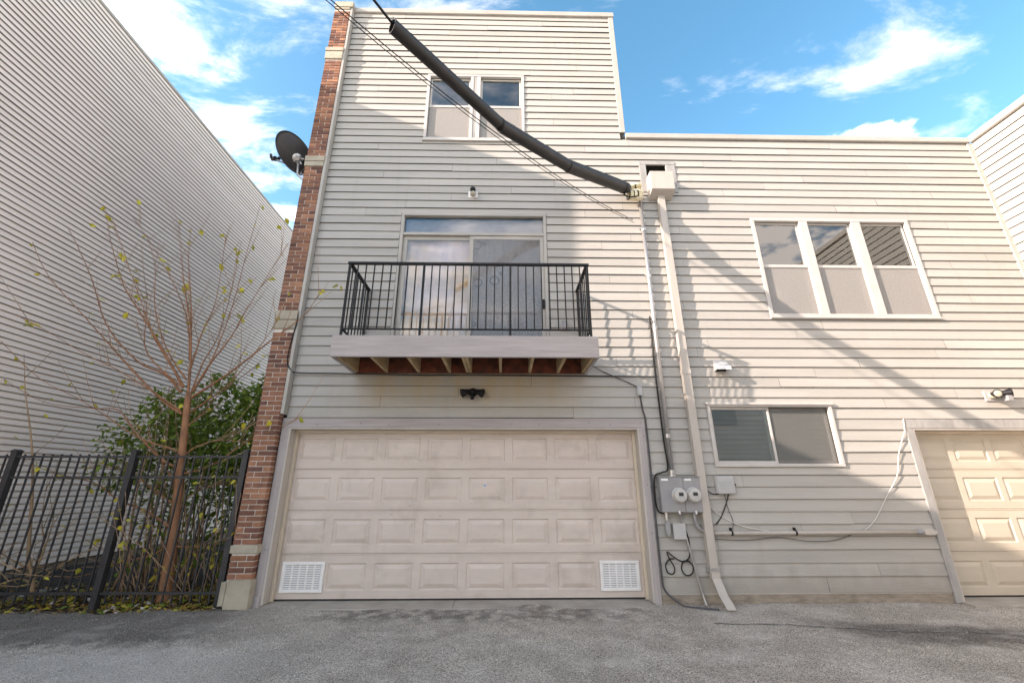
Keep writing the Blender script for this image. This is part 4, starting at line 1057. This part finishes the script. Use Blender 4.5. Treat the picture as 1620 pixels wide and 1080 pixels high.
cable('white_cable', [(4.75, -.04, .815), (4.95, -.03, .95), (5.2, -.03, 1.25), (5.42, -.035, 1.52), (5.50, -.035, 1.75), (5.62, -.035, 1.98), (5.70, -.038, 2.12), (5.735, -.04, 2.29)], .006, MT['whitecable'], 'white cable climbing from level pipe up to the grey garage casing')
cable('grey_wire', [(2.70, -.03, .73), (3.2, -.028, .715), (3.6, -.028, .745), (4.0, -.03, .70), (4.35, -.03, .71), (4.6, -.03, .78)], .0045, MT['greycable'], 'thin grey wire sagging just under the level pipe')
cable('grey_cable', [(1.13, -.10, 3.14), (1.45, -.03, 2.98), (1.80, -.03, 2.82), (1.955, -.03, 2.74)], .007, MT['greycable'], 'grey cable slanting from the balcony to the small splitter box')
bx = MB().cbox(1.928, 2.000, -.058, -.016, 2.62, 2.745, .006); sb_ = thing('splitter_box', 'tiny pale splitter box above right end of the wide garage door', 'splitter box', (1.96, -.04, 2.62)); bx.build('box', MT['greyplastic'], sb_)
MB().box(1.94, 1.988, -.062, -.058, 2.635, 2.73).build('cover', MT['greyplastic'], sb_)
cable('grey_cable', [(1.965, -.04, 2.62), (1.985, -.035, 2.40), (2.012, -.035, 2.2), (2.012, -.035, 1.2), (2.015, -.035, .35), (2.03, -.04, .16), (2.12, -.06, .06), (2.24, -.12, -.012), (2.45, -.2, -.017), (2.6, -.25, -.02)], .012, MT['greycable'], 'thick grey cable running down beside the wide door casing to the ground')
cable('black_cable', [(-3.09, -.13, 3.86), (-3.075, -.13, 3.70), (-3.11, -.13, 3.4), (-3.12, -.13, 3.10), (-3.06, -.12, 2.97), (-3.0, -.04, 2.94), (-2.5, -.03, 2.935), (-2.0, -.03, 2.925), (-1.2, -.03, 2.915), (-.4, -.03, 2.92), (.5, -.03, 2.915), (1.15, -.03, 2.91), (1.9, -.03, 2.905), (2.22, -.03, 2.9)], .008, MT['cable'], 'black cable along the clapboards just under the balcony')
# downspout
DS = thing('downspout', 'beige rectangular downspout with collector box and kicked-out outlet', 'downspout', (2.68, -.1, 0))
hd = MB()
hd.add([(2.445, -.235, 6.065), (2.835, -.235, 6.065), (2.835, -.03, 5.985), (2.445, -.03, 5.985), (2.445, -.235, 6.42), (2.835, -.235, 6.42), (2.835, -.03, 6.42), (2.445, -.03, 6.42)], [(0, 3, 2, 1), (0, 1, 5, 4), (1, 2, 6, 5), (2, 3, 7, 6), (3, 0, 4, 7), (4, 5, 6, 7)])
hd.build('collector_box', MT['downspout'], DS, bevel=.004)
dx0, dx1 = 2.585, 2.695
def spout(path, nm):
    mb = MB()
    for i in range(len(path)-1):
        (x, y, z_, t), (x2, y2, z2, t2) = path[i], path[i+1]
        w_, d_ = .054, .040
        def rg_(x, y, z_, t):
            dy, dz = d_*math.cos(t), d_*math.sin(t)
            return [(x-w_, y-dy, z_-dz), (x+w_, y-dy, z_-dz), (x+w_, y+dy, z_+dz), (x-w_, y+dy, z_+dz)]
        mb.add(rg_(x, y, z_, t)+rg_(x2, y2, z2, t2), [(0, 1, 5, 4), (1, 2, 6, 5), (2, 3, 7, 6), (3, 0, 4, 7)])
    return mb.build(nm, MT['downspout'], DS)
spout([(2.635, -.072, 6.03, 0), (2.66, -.072, 3.0, 0)], 'pipe'); spout([(2.66, -.072, 2.97, 0), (2.672, -.074, .40, 0)], 'pipe')
rb = MB(); rb.box(2.630, 2.640, -.1135, -.111, .45, 2.95); rb.build('pipe_rib', MT['downspout'], DS)
spout([(2.674, -.078, .43, 0), (2.674, -.085, .30, .25), (2.695, -.17, .14, .55), (2.715, -.30, .02, .75)], 'outlet')
MB().box(2.605, 2.735, -.121, -.02, .345, .405).build('strap', MT['steel'], DS); MB().box(2.60, 2.72, -.119, -.02, 2.93, 3.0).build('joint_collar', MT['downspout'], DS)
# dryer vent hood
DV = thing('vent_hood', 'small white louvred vent hood above the low sliding window', 'vent', (3.2, -.05, 2.95))
v = MB(); v.add([(3.115, -.015, 3.15), (3.305, -.015, 3.15), (3.300, -.16, 3.02), (3.085, -.16, 3.02), (3.115, -.015, 2.99), (3.305, -.015, 2.99), (3.300, -.16, 2.985), (3.085, -.16, 2.985)], [(0, 3, 2, 1), (3, 7, 6, 2), (0, 4, 7, 3), (1, 2, 6, 5)])
v.build('hood', MT['plastic'], DV); MB().box(3.125, 3.295, -.019, -.014, 2.99, 3.13).build('throat', MT['dark_gap'], DV)
for i in range(3): MB().add([(3.11-.008*i, -.04-.035*i, 3.135-.03*i), (3.303, -.04-.035*i, 3.135-.03*i), (3.303, -.05-.035*i, 3.120-.03*i), (3.11-.008*i, -.05-.035*i, 3.120-.03*i)], [(0, 1, 2, 3)]).build('louvre', MT['greyplastic'], DV)
# lamps
def par_head(parent, c, d, m, s=1., bulb=True):
    MB().lathe(c, d, [(0, .020*s), (.015*s, .032*s), (.07*s, .042*s), (.12*s, .062*s), (.135*s, .064*s)], 16).build('lamp_head', m, parent, smooth=True)
    if bulb: c2 = Vector(c)+Vector(d).normalized()*.125*s; MB().lathe(c2, d, [(0, .056*s), (.012*s, .05*s), (.018*s, .02*s)], 16).build('bulb', MT['bulb'], parent, smooth=True)
FL = thing('flood_light', 'black twin-head motion flood light under the balcony above the wide garage door', 'light', (-.45, -.05, 2.6), 'wall flood lights')
MB().lathe((-.45, -.015, 2.66), (0, -1, 0), [(0, .062), (.03, .062), (.06, .045), (.09, .03)], 16).build('base', MT['iron'], FL, smooth=True)
par_head(FL, (-.48, -.08, 2.67), (-1, -.35, -.35), MT['iron'], 1.0, False); par_head(FL, (-.42, -.08, 2.67), (1, -.35, -.35), MT['iron'], 1.0, False)
MB().lathe((-.45, -.075, 2.64), (0, -.35, -1), [(0, .026), (.03, .03), (.08, .03), (.10, .02)], 14).build('sensor', MT['iron'], FL, smooth=True)
FL2 = thing('flood_light', 'single black lamp with bare bulb centred above the balcony door', 'light', (-.53, -.05, 6.1), 'wall flood lights')
MB().cbox(-.625, -.465, -.028, -.012, 6.00, 6.13).build('base_plate', MT['plastic'], FL2)
MB().lathe((-.545, -.025, 6.10), (.0, -.55, .25), [(0, .04), (.04, .045), (.07, .048), (.09, .038)], 14).build('socket', MT['iron'], FL2, smooth=True)
MB().lathe((-.535, -.06, 6.10), (0, -.6, -1), [(0, .022), (.05, .03), (.10, .05), (.125, .048), (.14, .025)], 14).build('bulb', MT['bulb'], FL2, smooth=True)
FL3 = thing('flood_light', 'twin-head flood light with sensor at right edge above the cream garage door', 'light', (7.2, -.05, 2.6), 'wall flood lights')
MB().cbox(7.065, 7.215, -.03, -.012, 2.555, 2.70).build('base_plate', MT['greyplastic'], FL3)
par_head(FL3, (7.15, -.05, 2.65), (-.35, -1, -.1), MT['iron'], .95); par_head(FL3, (7.24, -.06, 2.66), (1, -.7, .0), MT['iron'], 1.0, False)
MB().lathe((7.14, -.03, 2.63), (.3, -1, 0), [(0, .045), (.06, .04)], 12).build('base', MT['bulb'], FL3); MB().cbox(7.20, 7.275, -.20, -.10, 2.535, 2.61).build('sensor', MT['greypaint'], FL3)
MB().tube([(7.17, -.06, 2.62), (7.24, -.14, 2.58)], .016, 8).build('arm', MT['steel'], FL3)
# outlet on the balcony wall
OB = thing('outlet_box', 'small weatherproof outlet box on wall behind right end of balcony rail', 'outlet', (.91, -.04, 3.65))
MB().cbox(.862, .958, -.06, -.014, 3.63, 3.77, .008).build('box', MT['greyplastic'], OB); MB().cbox(.868, .952, -.075, -.06, 3.64, 3.765, .006).build('cover', MT['greypaint'], OB)
